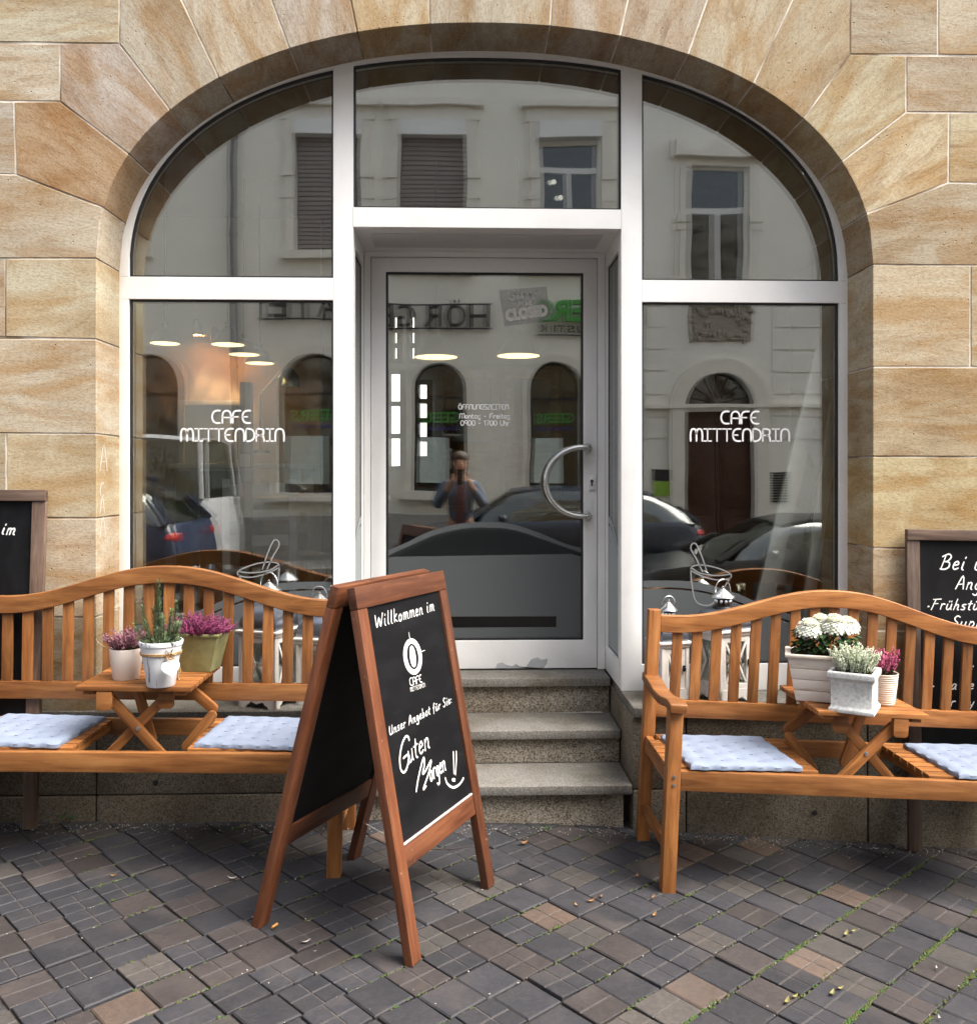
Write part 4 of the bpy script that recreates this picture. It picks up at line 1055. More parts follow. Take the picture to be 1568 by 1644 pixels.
def bells(b, base, direction, L, n, size, m_stem, m_fl, m_gr, rg, start=.35, droop=.15, tipgreen=False):
    d = Vector(direction).normalized(); P = []
    for i in range(5):
        t = i / 4; P.append(Vector(base) + d * (L * t) + Vector((d.x, d.y, 0)) * (droop * L * t * t) - Vector((0, 0, droop * .5 * L * t * t)))
    b.m = m_stem; b.tube(P, [.0014, .0013, .0011, .0009, .0005], 3, cap=False)
    for i in range(n):
        t = start * rg.uniform(.2, 1) if i < n * .25 else start + (1 - start) * rg.random(); k = min(3, int(t * 4)); q = P[k].lerp(P[k + 1], t * 4 - k)
        ax = (P[k + 1] - P[k]).normalized(); a = rg.random() * 6.28; u = ax.orthogonal().normalized(); v = ax.cross(u)
        o = (u * math.cos(a) + v * math.sin(a)); s = size * rg.uniform(.7, 1.25)
        if i < n * .25 or (tipgreen and t > .88):
            b.m = m_gr; c = q + (o + ax * .8) * s * 1.3; w_ = ax.cross(o) * s * .35; b.face([q, q.lerp(c, .5) + w_, c, q.lerp(c, .5) - w_])
        else:
            b.m = m_fl; c = q + o * s * .9; e1 = o * s * .8; e2 = ax.cross(o) * s * .55; e3 = (ax * .9 - o * .3) * s * .9
            b.add([c - e1 * .6, c + e2 - e3 * .2, c + e3, c - e2 - e3 * .2, c + e1 * .7 - e3 * .4], [(0, 1, 2), (0, 2, 3), (1, 4, 2), (2, 4, 3), (0, 3, 4, 1)])
def heather(t, z, rx, ry, h, n, size, cols, rg, lean=(0, 0), spread=1.0, nb=34, x0=0, y0=0, start=.35):
    mats = [M_stem, m_leaf('heather_bloom', *cols), M_green]; b = MB()
    for i in range(n):
        a = rg.random() * 6.28; r = math.sqrt(rg.random()); bx, by = x0 + rx * .75 * r * math.cos(a), y0 + ry * .75 * r * math.sin(a)
        d = Vector((math.cos(a) * r * spread + lean[0], math.sin(a) * r * spread * (ry / max(rx, 1e-6)) ** .5 + lean[1], 1.15))
        bells(b, (bx, by, z), d, h * rg.uniform(.7, 1.1) * (1 - .18 * r), nb, size, 0, 1, 2, rg, start)
    return b.build('heather', mats, t, normals=False)
# left table ------------------------------------------------
M_cream = plain('cream_glaze', (.66, .58, .52), .3, 0, .02)
p = tabletop(benchL, 203, 1089)
t = empty('potted_heather', p); tag(t, 'plain cream pot of small dusky pink heather on the left bench table', 'flower pot')
b = MB(); b.lathe([(.046, 0), (.048, .004), (.056, .060), (.0605, .112), (.0595, .116), (.056, .116), (.054, .095), (.0001, .095)], seg=32); b.build('pot', M_cream, t, smooth=True)
b = MB(); b.lathe([(.054, .097), (.03, .103), (.0001, .106)], seg=20); b.build('soil', M_soil, t)
heather(t, .10, .045, .045, .105, 70, .0062, ((.16, .06, .085), (.29, .13, .165)), random.Random(5), spread=.75, nb=26, start=.3)
b = MB(); b.tube([(-.045, -.01, .105), (-.075, -.01, .120), (-.098, -.012, .135), (-.108, -.012, .15)], [.002, .002, .0015, .001], 5); b.build('dry_stalk', plain('dry_stalk', (.35, .28, .17), .8), t)

p = tabletop(benchL, 259, 1100)
t = empty('potted_rosemary', p); tag(t, 'white weathered bucket of rosemary tied with twine and a wooden heart', 'flower pot')
M_crack = NT('cracked_white_paint')
_v = M_crack.coord((60, 60, 9)); _n = M_crack.noise(_v, 1, 4, .6, .5); _c = M_crack.mix(M_crack.ramp(_n, [(.60, 0.0), (.645, 1.0)]), (.70, .72, .75), (.075, .075, .085)); M_crack.bump(_n, .3, .002); M_crack.set(_c, .6)
b = MB(); b.lathe([(.048, 0), (.050, .004), (.062, .085), (.0735, .148), (.0765, .150), (.0785, .160), (.077, .166), (.073, .166), (.069, .140), (.0001, .140)], seg=36); b.build('pot', M_crack.m, t, smooth=True)
M_twine = plain('jute_twine', (.36, .22, .10), .9, 0, .3, 120, bump=.4)
ring = [(.0718 * math.cos(2 * math.pi * k / 28), .0718 * math.sin(2 * math.pi * k / 28), .124 + .0012 * math.sin(k)) for k in range(28)]
b = MB(); b.tube(ring, .0028, 6, closed=True); b.tube([(q[0] * .992, q[1] * .992, q[2] - .005) for q in ring], .0026, 6, closed=True)
for k in range(5):
    a0 = k * 1.1; b.tube([(.052, -.058, .122), (.052 + .022 * math.cos(a0), -.066, .126 + .018 * math.sin(a0)), (.054 + .014 * math.cos(a0 + 1), -.070, .118 + .014 * math.sin(a0 + 1)), (.052, -.060, .118)], .0024, 5)
b.tube([(.056, -.062, .12), (.075, -.066, .10), (.084, -.066, .07), (.080, -.064, .045), (.088, -.064, .03)], .0028, 5); b.tube([(.056, -.062, .12), (.082, -.060, .095), (.09, -.06, .06), (.076, -.062, .035)], .0024, 5)
b.build('twine', M_twine, t, smooth=True)
hp = []
for k in range(40):
    a = 2 * math.pi * k / 40; hp.append((.0022 * 16 * math.sin(a) ** 3 * .92, .0022 * (13 * math.cos(a) - 5 * math.cos(2 * a) - 2 * math.cos(3 * a) - math.cos(4 * a))))
b = MB(); b.prism(hp, xz, -.004, .004); b.build('heart', plain('white_wooden_heart', (.72, .72, .72), .6, 0, .05), t, mat4=Matrix.Translation((.060, -.076, .078)) @ Matrix.Rotation(R(-12), 4, 'Y') @ Matrix.Rotation(R(22), 4, 'Z'), bevel=.0015)
b = MB(); b.lathe([(.069, .142), (.04, .146), (.0001, .150)], seg=20); b.build('soil', M_soil, t)
rg = random.Random(11); b = MB()
for (dx, dy, L, lx, ly) in ((-.012, 0, .245, .02, 0), (.035, .01, .165, .10, .02), (-.045, .0, .150, -.14, 0), (.01, .02, .13, .14, .1), (-.02, -.02, .10, -.3, -.1), (.03, -.02, .095, .35, -.1), (.0, -.03, .08, .1, -.35), (-.035, .01, .11, -.3, .1), (.045, .0, .12, .25, .0), (-.03, .025, .14, -.08, .1), (.02, -.03, .12, .05, -.2), (-.01, .03, .16, -.05, .05), (.04, -.02, .10, .4, -.2), (-.045, -.02, .10, -.4, -.2), (.0, .0, .18, -.06, -.04), (.025, .0, .14, .12, -.1)):
    leafy(b, (dx, dy, .145), (lx, ly, 1), L, int(L * 900), .024, .0017, 0, 1, .06, .8, .05, rg)
for k in range(60):
    a = rg.random() * 6.28; r = .062 * math.sqrt(rg.random()); leafy(b, (r * math.cos(a), r * math.sin(a), .145), (math.cos(a) * .6, math.sin(a) * .6, 1), rg.uniform(.02, .055), 14, .011, .0020, 0, 1, .2, .9, .1, rg)
b.build('rosemary', [M_stem, m_leaf('rosemary_green', (.055, .10, .045), (.13, .19, .085))], t, normals=False)

p = tabletop(benchL, 313, 1074)
t = empty('potted_heather', p, (0, 0, R(-6))); tag(t, 'olive green metal planter of bright magenta heather behind the white bucket', 'flower pot')
M_olive = m_twotone('olive_zinc', (.30, .29, .13), (.17, .17, .075), sc=14, lo=.4, hi=.7, rough=.55)
def trough(b, w0, d0, w1, d1, h, lip=.006, th=.005):
    lo = [(-w0, -d0, 0), (w0, -d0, 0), (w0, d0, 0), (-w0, d0, 0)]; hi = [(-w1, -d1, h), (w1, -d1, h), (w1, d1, h), (-w1, d1, h)]
    li = [(-w1 - lip, -d1 - lip, h), (w1 + lip, -d1 - lip, h), (w1 + lip, d1 + lip, h), (-w1 - lip, d1 + lip, h)]; lt = [(q[0], q[1], h + .010) for q in li]
    it = [(-w1 + th, -d1 + th, h + .010), (w1 - th, -d1 + th, h + .010), (w1 - th, d1 - th, h + .010), (-w1 + th, d1 - th, h + .010)]; ib = [(q[0] * .97, q[1] * .97, h * .80) for q in it]
    vs = lo + hi + li + lt + it + ib; fs = [(3, 2, 1, 0)]
    for a in range(0, 20, 4):
        for i in range(4): fs.append((a + i, a + (i + 1) % 4, a + 4 + (i + 1) % 4, a + 4 + i))
    fs.append((20, 21, 22, 23)); b.add(vs, fs)
b = MB(); trough(b, .085, .055, .118, .068, .140); b.build('planter', M_olive, t, bevel=.003)
b = MB(); b.box(-.102, .102, -.0645, .0645, .100, .106); b.build('planter_rib', M_olive, t, bevel=.002)
b = MB(); b.box(-.106, .106, -.058, .058, .120, .128); b.build('soil', M_soil, t)
rg = random.Random(21)
heather(t, .125, .10, .06, .115, 170, .0054, ((.13, .02, .065), (.27, .055, .14)), rg, lean=(.30, -.18), spread=1.5, nb=32, x0=.01, start=.45)
heather(t, .125, .10, .055, .06, 90, .0050, ((.12, .02, .06), (.26, .05, .14)), rg, spread=1.2, nb=24, start=.6)
# right table -----------------------------------------------
p = tabletop(benchR, 1326, 1124)
t = empty('potted_chrysanthemum', p, (0, 0, R(-20))); tag(t, 'whitewashed wooden planter of white chrysanthemums on the right bench table', 'flower pot')
M_ww = m_twotone('whitewashed_pine', (.66, .59, .52), (.46, .32, .21), (1, 1, 4), 4, .50, .68, .75)
for k in range(4):
    z0_, z1_ = .005 + k * .042, .005 + k * .042 + .0405; f0, f1 = .112 + .030 * z0_ / .17, .112 + .030 * z1_ / .17; e0, e1 = .062 + .016 * z0_ / .17, .062 + .016 * z1_ / .17
    b = MB(); b.prism([(-f0, -e0), (f0, -e0), (f0, e0), (-f0, e0)], lambda x, y, d: (x * (1 if d == 0 else f1 / f0), y * (1 if d == 0 else e1 / e0), z0_ if d == 0 else z1_), 0, 1); b.build('plank', M_ww, t, bevel=.0025)
b = MB(); b.prism([(-.152, -.088), (.152, -.088), (.152, .088), (-.152, .088)], lambda x, y, d: (x, y, d), .1725, .184, [[(-.130, -.066), (.130, -.066), (.130, .066), (-.130, .066)]]); b.build('rim', M_ww, t, bevel=.003)
b = MB(); b.box(-.131, .131, -.067, .067, .1725, .1765); b.build('soil', M_soil, t)
M_petal = m_leaf('chrysanthemum_petal', (.80, .82, .66), (.86, .86, .80)); rg = random.Random(31)
def mum(t, c, rr, hh):
    b = MB()
    for k in range(300):
        f = k / 300; el = math.pi / 2 - f * R(118); a = k * 2.39996
        o = Vector((math.cos(a) * math.cos(el), math.sin(a) * math.cos(el), math.sin(el) * hh)); L = rr * (.62 + .38 * f) * rg.uniform(.88, 1.1); s = Vector((-math.sin(a), math.cos(a), 0)) * rr * .105
        up = Vector((0, 0, 1)); q0 = o * rr * .18; q1 = o * L * .62 + up * rr * .10 * f; q2 = o * L + up * (.16 * rr * (1 - f) - .20 * rr * f)
        q3 = q2 * .97 + up * rr * (.05 if f < .6 else -.06)
        P = [Vector(c) + q for q in (q0, q1, q2, q3)]
        b.face([P[0] - s * .4, P[0] + s * .4, P[1] + s, P[1] - s]); b.face([P[1] - s, P[1] + s, P[2] + s * .75, P[2] - s * .75]); b.face([P[2] - s * .75, P[2] + s * .75, P[3]])
    return b.build('flower_head', M_petal, t, normals=False)
for c, rr in (((-.062, -.02, .278), .058), ((.030, -.012, .296), .060), ((.075, .02, .290), .052), ((-.02, .045, .292), .052)): mum(t, c, rr, .80)
b = MB()
for k in range(190):
    a = rg.random() * 6.28; r = math.sqrt(rg.random()); x, y = .115 * r * math.cos(a), .058 * r * math.sin(a); z = rg.uniform(.180, .262)
    d = Vector((math.cos(a), math.sin(a), rg.uniform(-.4, .5))).normalized(); s = d.cross(Vector((0, 0, 1))).normalized() * .014; L = .034; c = Vector((x, y, z)); n_ = Vector((0, 0, .006))
    b.m = 1; b.face([c, c + d * L * .4 + s + n_, c + d * L * .75 + s * .7, c + d * L - n_]); b.face([c, c + d * L - n_, c + d * L * .75 - s * .7, c + d * L * .4 - s + n_])
for (x, y) in ((-.06, -.02), (.03, -.01), (.07, .02), (-.02, .04)): b.m = 0; b.tube([(x * .6, y, .175), (x, y, .29)], .003, 6)
b.build('foliage', [M_dgreen, M_dgreen], t, normals=False)

p = tabletop(benchR, 1371, 1139)
t = empty('potted_heather', p, (0, 0, R(-33))); tag(t, 'square whitened stone planter of white heather in front on the right table', 'flower pot')
M_ws = m_twotone('whitened_stone', (.68, .68, .65), (.40, .415, .42), sc=75, lo=.42, hi=.72, rough=.85, bump=.5)
def sqpot(prof, m, nm, par):
    vs = []; fs = []
    for r, z in prof: vs += [(-r, -r, z), (r, -r, z), (r, r, z), (-r, r, z)]
    for a in range(len(prof) - 1):
        for i in range(4): fs.append((a * 4 + i, a * 4 + (i + 1) % 4, a * 4 + 4 + (i + 1) % 4, a * 4 + 4 + i))
    fs += [(3, 2, 1, 0), tuple(len(vs) - 4 + i for i in range(4))]; b = MB(); b.add(vs, fs); return b.build(nm, m, par, bevel=.003)
sqpot([(.079, 0), (.079, .014), (.073, .020), (.071, .026), (.072, .112), (.075, .118), (.077, .121), (.082, .127), (.082, .146), (.079, .150), (.068, .150), (.066, .128)], M_ws, 'planter', t)
b = MB(); b.box(-.0665, .0665, -.0665, .0665, .126, .134); b.build('soil', M_soil, t)
heather(t, .132, .066, .066, .125, 150, .0048, ((.40, .46, .30), (.68, .72, .58)), random.Random(41), spread=.55, nb=40, start=.25)

p = tabletop(benchR, 1418, 1131)
t = empty('potted_heather', p); tag(t, 'small ribbed cream pot of pink heather behind the stone planter', 'flower pot')
b = MB(); pr = [(.034, 0)]
for k in range(13): z = .008 + k * .0085; r = .036 + .016 * (z / .12) ** .7; pr += [(r + .0008, z), (r - .0010, z + .0042)]
pr += [(.053, .120), (.0515, .123), (.049, .121), (.048, .105), (.0001, .105)]
b.lathe(pr, seg=32); b.build('pot', plain('ribbed_cream', (.70, .60, .50), .6, 0, .03), t, smooth=True)
b = MB(); b.lathe([(.048, .107), (.0001, .111)], seg=18); b.build('soil', M_soil, t)
heather(t, .108, .036, .036, .125, 46, .0058, ((.32, .045, .12), (.50, .13, .22)), random.Random(51), spread=.4, nb=34)
b = MB(); b.tube([(.01, 0, .11), (.035, -.01, .145), (.075, -.02, .175), (.085, -.02, .19)], [.0013, .0012, .0009, .0006], 4); b.build('stray_sprig', M_stem, t)
# ---------------------------------------------------------------- lanterns on the sill
def lantern(px, Y, w_, hb, rz, label, roof=.095):
    p = at(px, 1100, Y); t = empty('lantern', (p.x, Y, .4835), (0, 0, rz)); tag(t, label, 'lantern', 'white wooden lanterns on the window sill')
    a = w_ / 2; m = MAT['lantern']; ft = .032; z0 = ft + .028; z1 = hb - .030; ps = .022
    for k in range(4):
        Mr = Matrix.Rotation(k * math.pi / 2, 4, 'Z')
        pl = [(-a, 0), (-a + .034, 0), (-a + .038, .010), (-a + .050, .016), (-a + .060, ft * .85)] + [(x, ft * .85 - .010 * (1 - abs(x) / .03)) for x in (-.02, 0, .02)] + [(a - .060, ft * .85), (a - .050, .016), (a - .038, .010), (a - .034, 0), (a, 0), (a, z0), (-a, z0)]
        b = MB(); b.prism(pl, xz, -a, -a + .012); b.build('apron', m, t, mat4=Mr)
        b = MB(); b.prism([(-a + .012, z0), (a - .012, z0), (a - .012, z1), (-a + .012, z1)], xz, -a + .004, -a + .016, [[(-a + .012 + ps, z0 + ps), (a - .012 - ps, z0 + ps), (a - .012 - ps, z1 - ps), (-a + .012 + ps, z1 - ps)]]); f = b.build('side_frame', m, t, mat4=Mr, bevel=.0015)
        hx, hz0, hz1 = a - .012 - ps, z0 + ps, z1 - ps; zm = (hz0 + hz1) / 2
        for sx in (-1, 1):
            for zz in (hz0, hz1):
                o = beam('cross_bar', f, (sx * hx, -a + .008, zz), (sx * .012, -a + .008, zm), .007, .010, m, up=(1, 0, 0) , bevel=.001)
        b = MB(); b.box(-hx, hx, -a + .0125, -a + .0145, hz0, hz1); b.build('pane', MAT['glass_clear'], f)
        if k == 0:
            b = MB()
            for zz in (z0 + .04, z1 - .04): b.box(-a + .002, -a + .013, -a + .001, -a + .0045, zz - .012, zz + .012)
            b.build('hinge', MAT['black_metal'], t)
            b = MB(); b.box(a - .028, a - .018, -a - .003, -a + .0038, zm - .012, zm + .012); b.ball((a - .023, -a - .006, zm), .007); b.build('latch', MAT['black_metal'], t)
    for sx in (-1, 1):
        for sy in (-1, 1): b = MB(); b.box(sx * a - (.014 if sx > 0 else 0), sx * a + (.014 if sx < 0 else 0), sy * a - (.014 if sy > 0 else 0), sy * a + (.014 if sy < 0 else 0), z0 - .002, z1 + .002); b.build('corner_post', m, t)
    b = MB(); b.box(-a + .01, a - .01, -a + .01, a - .01, z0 - .012, z0); b.build('floor_board', m, t)
    sqpot([(a - .004, z1), (a + .004, z1 + .006), (a + .004, z1 + .014), (a + .012, z1 + .020), (a + .012, z1 + .030), (a - .006, z1 + .031)], m, 'cornice', t)
    zr = z1 + .0315; pr = [(a - .002, zr), (a * .99, zr + roof * .25), (a * .93, zr + roof * .55), (a * .78, zr + roof * .82), (a * .58, zr + roof), (a * .42, zr + roof * 1.06)]
    sqpot(pr, MAT['zinc'], 'roof', t)
    zc_ = zr + roof * 1.06; r = a * .34; b = MB(); b.lathe([(r * 1.5, zc_), (r * 1.35, zc_ + .008), (r, zc_ + .012), (r, zc_ + .045), (r * 1.05, zc_ + .048)], seg=20); b.build('chimney', MAT['black_metal'], t, smooth=True)
    b = MB()
    for k in range(10):
        an = 2 * math.pi * k / 10; b.ball(((r + .001) * math.cos(an), (r + .001) * math.sin(an), zc_ + .028), .007, .007, .012, 6, 4)
    b.build('chimney_slot', MAT['steel'], t)
    b = MB(); b.lathe([(r * 1.85, zc_ + .046), (r * 1.8, zc_ + .050), (r * 1.2, zc_ + .062), (r * .5, zc_ + .078), (.006, zc_ + .083), (.006, zc_ + .090), (.0001, .0 + zc_ + .094)], seg=24); b.build('cap', MAT['steel'], t, smooth=True)
    R_ = a * .48; b = MB(); b.tube([(R_ * math.cos(i * math.pi / 16 - .0), 0, zc_ + .070 + R_ * 1.25 * math.sin(i * math.pi / 16)) for i in range(17)], .003, 8); b.build('ring_handle', MAT['steel'], t, smooth=True)
lantern(1160, 3.905, .180, .315, R(24), 'large white wooden lantern behind the right bench, taller of the pair beside the door', .078)
lantern(1073, 3.900, .128, .262, R(14), 'small white wooden lantern behind the left post of the right bench', .075)
lantern(432, 3.885, .180, .325, R(-22), 'large white wooden lantern behind the left bench, nearer the magenta heather', .105)
lantern(513, 3.915, .150, .285, R(-14), 'smaller white wooden lantern half hidden by the chalkboard sign', .09)

# ---------------------------------------------------------------- folding pavement sign
sign = empty('pavement_sign', (-.2, 2.95, 0)); tag(sign, 'reddish wooden folding chalkboard sign with white writing in front of the steps', 'chalkboard sign')
OF = Vector((-.2, 2.95, 0))
BL, BR = gnd(663, 1553), gnd(795, 1418); TL = at(569, 943, 2.785); U = BR - BL; V = TL - BL
BL2 = gnd(403, 1487); TL2 = at(531, 939, 2.815); V2 = TL2 - BL2
Wd, Ht = U.length, V.length
def panel(O, U_, V_, flip, nm):
    u = U_.normalized(); n = u.cross(V_).normalized() * (1 if not flip else -1); v = V_.normalized()
    T = .030; sw = .056 / Wd
    def P(s_, t_, d): return O + U_ * s_ + V_ * t_ - n * d - OF
    def member(name, s0, s1, t0, t1, d0, d1, m, par=sign, bev=.004):
        c = P((s0 + s1) / 2, (t0 + t1) / 2, (d0 + d1) / 2); long_v = (t1 - t0) * Ht > (s1 - s0) * Wd
        ax = v if long_v else u; ay = n; az = ax.cross(ay).normalized(); ay = az.cross(ax)
        M = Matrix((ax, ay, az)).transposed().to_4x4(); M.translation = c; Mi = M.inverted()
        pts = [Mi @ P(a, b_, d) for d in (d0, d1) for a, b_ in ((s0, t0), (s1, t0), (s1, t1), (s0, t1))]
        b = MB(); b.hexa(pts); return b.build(name, m, par, mat4=M, bevel=bev)
    member('leg', 0, sw, 0, .938, 0, T, MAT['aboard']); member('leg', 1 - sw, 1, 0, .938, 0, T, MAT['aboard'])
    member('top_rail', 0, 1, .9385, 1.0, 0, T, MAT['aboard']); member('bottom_rail', sw + .001, 1 - sw - .001, .232, .292, .002, T - .002, MAT['aboard'])
    member('chalkboard', sw - .01, 1 - sw + .01, .288, .94, .010, .020, MAT['board'], bev=0)
    if nm: member('chalk_ledge', sw + .001, 1 - sw - .001, .2925, .2965, .003, .010, plain('dusty_edge', (.45, .42, .40), .8), bev=0)
    return n
nF = panel(BL, U, V, False, True)
panel(BL2, U, V2, True, False)
beam('hinge_strip', sign, TL.lerp(TL2, .5) - OF + Vector((0, 0, -.03)) + U * .1, TL.lerp(TL2, .5) - OF + Vector((0, 0, -.03)) + U * .9, .010, .012, MAT['black_metal'], bevel=0)
b = MB(); q0 = BL + U * .05 + V * .25 - OF; q1 = BL2 + U * .05 + V2 * .25 - OF
q0 = BR - U * .04 + V * .13 - OF; q1 = BL2 + U * .96 + V2 * .13 - OF
b.tube([q0.lerp(q1, k / 10) - Vector((0, 0, .06 * math.sin(math.pi * k / 10))) for k in range(11)], .0022, 5); b.build('chain', MAT['bolt'], sign)
BOARD_O = BL - nF * .0095
def hitb(px, py):
    r = at(px, py, 1.0) - Vector((0, 0, HC)); o = Vector((0, 0, HC)); t = (BOARD_O - o).dot(nF) / r.dot(nF); return o + r * t
vd = (V - U.normalized() * V.dot(U.normalized())).normalized()
def chalk(txt, p0, p1, size, wd, par, font=HAND, gap=1.4, slant=.16, jit=.25):
    A_, B_ = hitb(*p0), hitb(*p1); st, L = strokes(txt, font, size, gap, slant, jit); d = (B_ - A_); k = d.length / L; d.normalize(); b = MB()
    for s_ in st: b.ribbon([(p[0] * k, p[1]) for p in s_], wd, lambda x, y: A_ + d * x + vd * y + nF * .0006 - OF)
    return b.build('lettering', MAT['chalk'], par, normals=False)
def chalk_px(lines, wd, par, nm='lettering', n=5, m=None):
    b = MB(); A_ = hitb(660, 1050); uu = U.normalized()
    for l_ in lines:
        P = [hitb(*q) - A_ for q in l_]; P = [(q.dot(uu), q.dot(vd), 0) for q in P]; P = [(q.x, q.y) for q in smooth_path(P, n)] if len(P) > 2 else [(q[0], q[1]) for q in P]
        b.ribbon(P, wd, lambda x, y: A_ + uu * x + vd * y + nF * .0006 - OF)
    return b.build(nm, m or MAT['chalk'], par, normals=False)
chalk('Willkommen im', (603, 1008.5), (697, 979.5), .042, .0044, sign)
chalk('Unser Angebot für Sie:', (625, 1180.5), (725, 1128), .029, .0034, sign)
def cp(*pts): return [(590 + x * .213, 940 + y * .213) for x, y in pts]
chalk_px([cp((312, 1165), (306, 1142), (285, 1140), (258, 1200), (242, 1300), (248, 1380), (268, 1408), (288, 1392), (302, 1350), (312, 1285))], .0072, sign)
chalk_px([cp((270, 1302), (298, 1276), (313, 1284), (309, 1345))], .0060, sign)
chalk('uten', tuple(cp((306, 1342))[0]), tuple(cp((468, 1222))[0]), .068, .0058, sign, gap=1.0)
chalk_px([cp((366, 1552), (384, 1440), (420, 1300), (428, 1345), (414, 1420), (440, 1390), (478, 1318), (462, 1405), (420, 1532), (440, 1512))], .0066, sign)
chalk('orgen', tuple(cp((472, 1482))[0]), tuple(cp((590, 1388))[0]), .062, .0056, sign, gap=.7)
chalk_px([cp((645, 1252), (648, 1330), (650, 1418)), cp((667, 1250), (667, 1330), (661, 1425))], .0056, sign)
chalk_px([cp((640, 1466), (648, 1464), (655, 1467))], .011, sign)
chalk_px([cp((585, 1452), (598, 1490), (625, 1515), (652, 1522), (682, 1506), (706, 1480), (721, 1452))], .0075, sign)
# printed coffee-cup emblem with the café's name
b = MB(); A_ = hitb(662.4, 1054); uu = U.normalized(); ra = (hitb(690, 1050) - A_).dot(uu) / 27.6 * 14.2; rb = .060
def emb(x, y, d=0): return A_ + uu * x + vd * y + nF * (.0006 + d) - OF
el = [(ra * math.cos(2 * math.pi * k / 40), rb * math.sin(2 * math.pi * k / 40)) for k in range(40)]
eli = [(ra * .62 * math.cos(2 * math.pi * k / 40), rb * .72 * math.sin(2 * math.pi * k / 40)) for k in range(40)]
b.prism(el, emb, 0, .0002, [eli])
for sg_ in (-1, 1):
    half = [(sg_ * (.0009 + ra * .30 * math.sin(math.pi * k / 16)) + .0018 * math.sin(2 * math.pi * k / 16), rb * .60 * math.cos(math.pi * k / 16)) for k in range(17)]
    mid_ = [(sg_ * .0009 + .0018 * math.sin(2 * math.pi * k / 16), rb * .58 * math.cos(math.pi * k / 16)) for k in range(16, -1, -1)]
    b.prism(half + mid_[1:-1], emb, 0, .0002)
b.ribbon([(0, rb * 1.04), (0, rb * 1.36)], .0028, emb); b.ribbon([(ra * 1.05, .006), (ra * 1.42, .006)], .0026, emb)
b.build('emblem', MAT['white_print'], sign, normals=False)
chalk('CAFE', tuple(cp((322, 757))[0]), tuple(cp((412, 726))[0]), .024, .0030, sign, TECH, 1.8, 0, 0)
chalk('MITTENDRIN', tuple(cp((325, 800))[0]), tuple(cp((434, 762))[0]), .0125, .0014, sign, TECH, 2.0, 0, 0)

# ---------------------------------------------------------------- chalkboards leaning on the wall behind the benches
def wallboard(px_edge, top_py, side, label, roll, base_y=3.700, top_y=3.768):
    """side = -1: the seen edge is the board's right edge (board runs left)"""
    e = at(px_edge, top_py, top_y - .03); wd = .66; z0 = gz(e.x); H_ = e.z - z0
    root = empty('leaning_chalkboard', (e.x, base_y, z0), (-math.atan2(top_y - base_y, H_), roll, 0)); tag(root, label, 'chalkboard')
    x0, x1 = (-wd, 0) if side < 0 else (0, wd); sw = .056; m = MAT['frame_dark']; H_ = H_ / math.cos(math.atan2(top_y - base_y, H_))
    for xa in (x0 + sw / 2, x1 - sw / 2): beam('stile', root, (xa, 0, 0), (xa, 0, H_ - .046), .022, sw, m, up=(1, 0, 0))
    beam('top_rail', root, (x0, -.003, H_ - .023), (x1, -.003, H_ - .023), .030, .046, m)
    beam('bottom_rail', root, (x0 + sw, 0, .30), (x1 - sw, 0, .30), .020, .055, m)
    b = MB(); b.box(x0 + sw - .01, x1 - sw + .01, .001, .008, .30, H_ - .044); b.build('chalkboard', MAT['board'], root)
    return root, H_, x0, x1
def board_text(root, items):
    bpy.context.view_layer.update(); Mi = root.matrix_world.inverted(); n = root.matrix_world.to_3x3() @ Vector((0, -1, 0)); o = root.matrix_world @ Vector((0, .0002, 0)); cam_p = Vector((0, 0, HC)); b = MB()
    def hit(px, py):
        r = at(px, py, 1.0) - cam_p; return Mi @ (cam_p + r * ((o - cam_p).dot(n) / r.dot(n)))
    for txt, p0, size, wd, k in items:
        A = hit(*p0); st, L = strokes(txt, HAND, size, 1.3, .30, .25)
        for s_ in st: b.ribbon([(q[0] * k, q[1]) for q in s_], wd, lambda x, y: (A.x + x, .0004, A.z + y))
    b.build('lettering', MAT['chalk'], root, normals=False)
rb_, hb_, _, _ = wallboard(67, 787, -1, 'tall chalkboard in a weathered frame behind the left bench, cut by the photo edge', R(.4))
board_text(rb_, [('im', (2, 858), .050, .0062, 1.0), ('n', (7, 1070), .050, .0058, 1.0)])
rb_, hb_, _, _ = wallboard(1450, 850, 1, 'chalkboard with handwritten breakfast menu behind the right bench', R(1.0))
board_text(rb_, [('Bei u', (1508, 914), .066, .0062, 1.05), ('Ang', (1533, 946), .058, .0056, 1.0), ('.Frühstü', (1486, 978), .046, .0054, 1.16), ('. Supp', (1508, 1007), .050, .0054, 1.15),
                 ('n  y', (1487, 1033), .042, .0046, 1.2), ('.   ei', (1512, 1082), .042, .0050, 1.2), ('. Ba ie', (1494, 1106), .044, .0048, 1.2), ('r ay', (1524, 1134), .042, .0048, 1.2)])

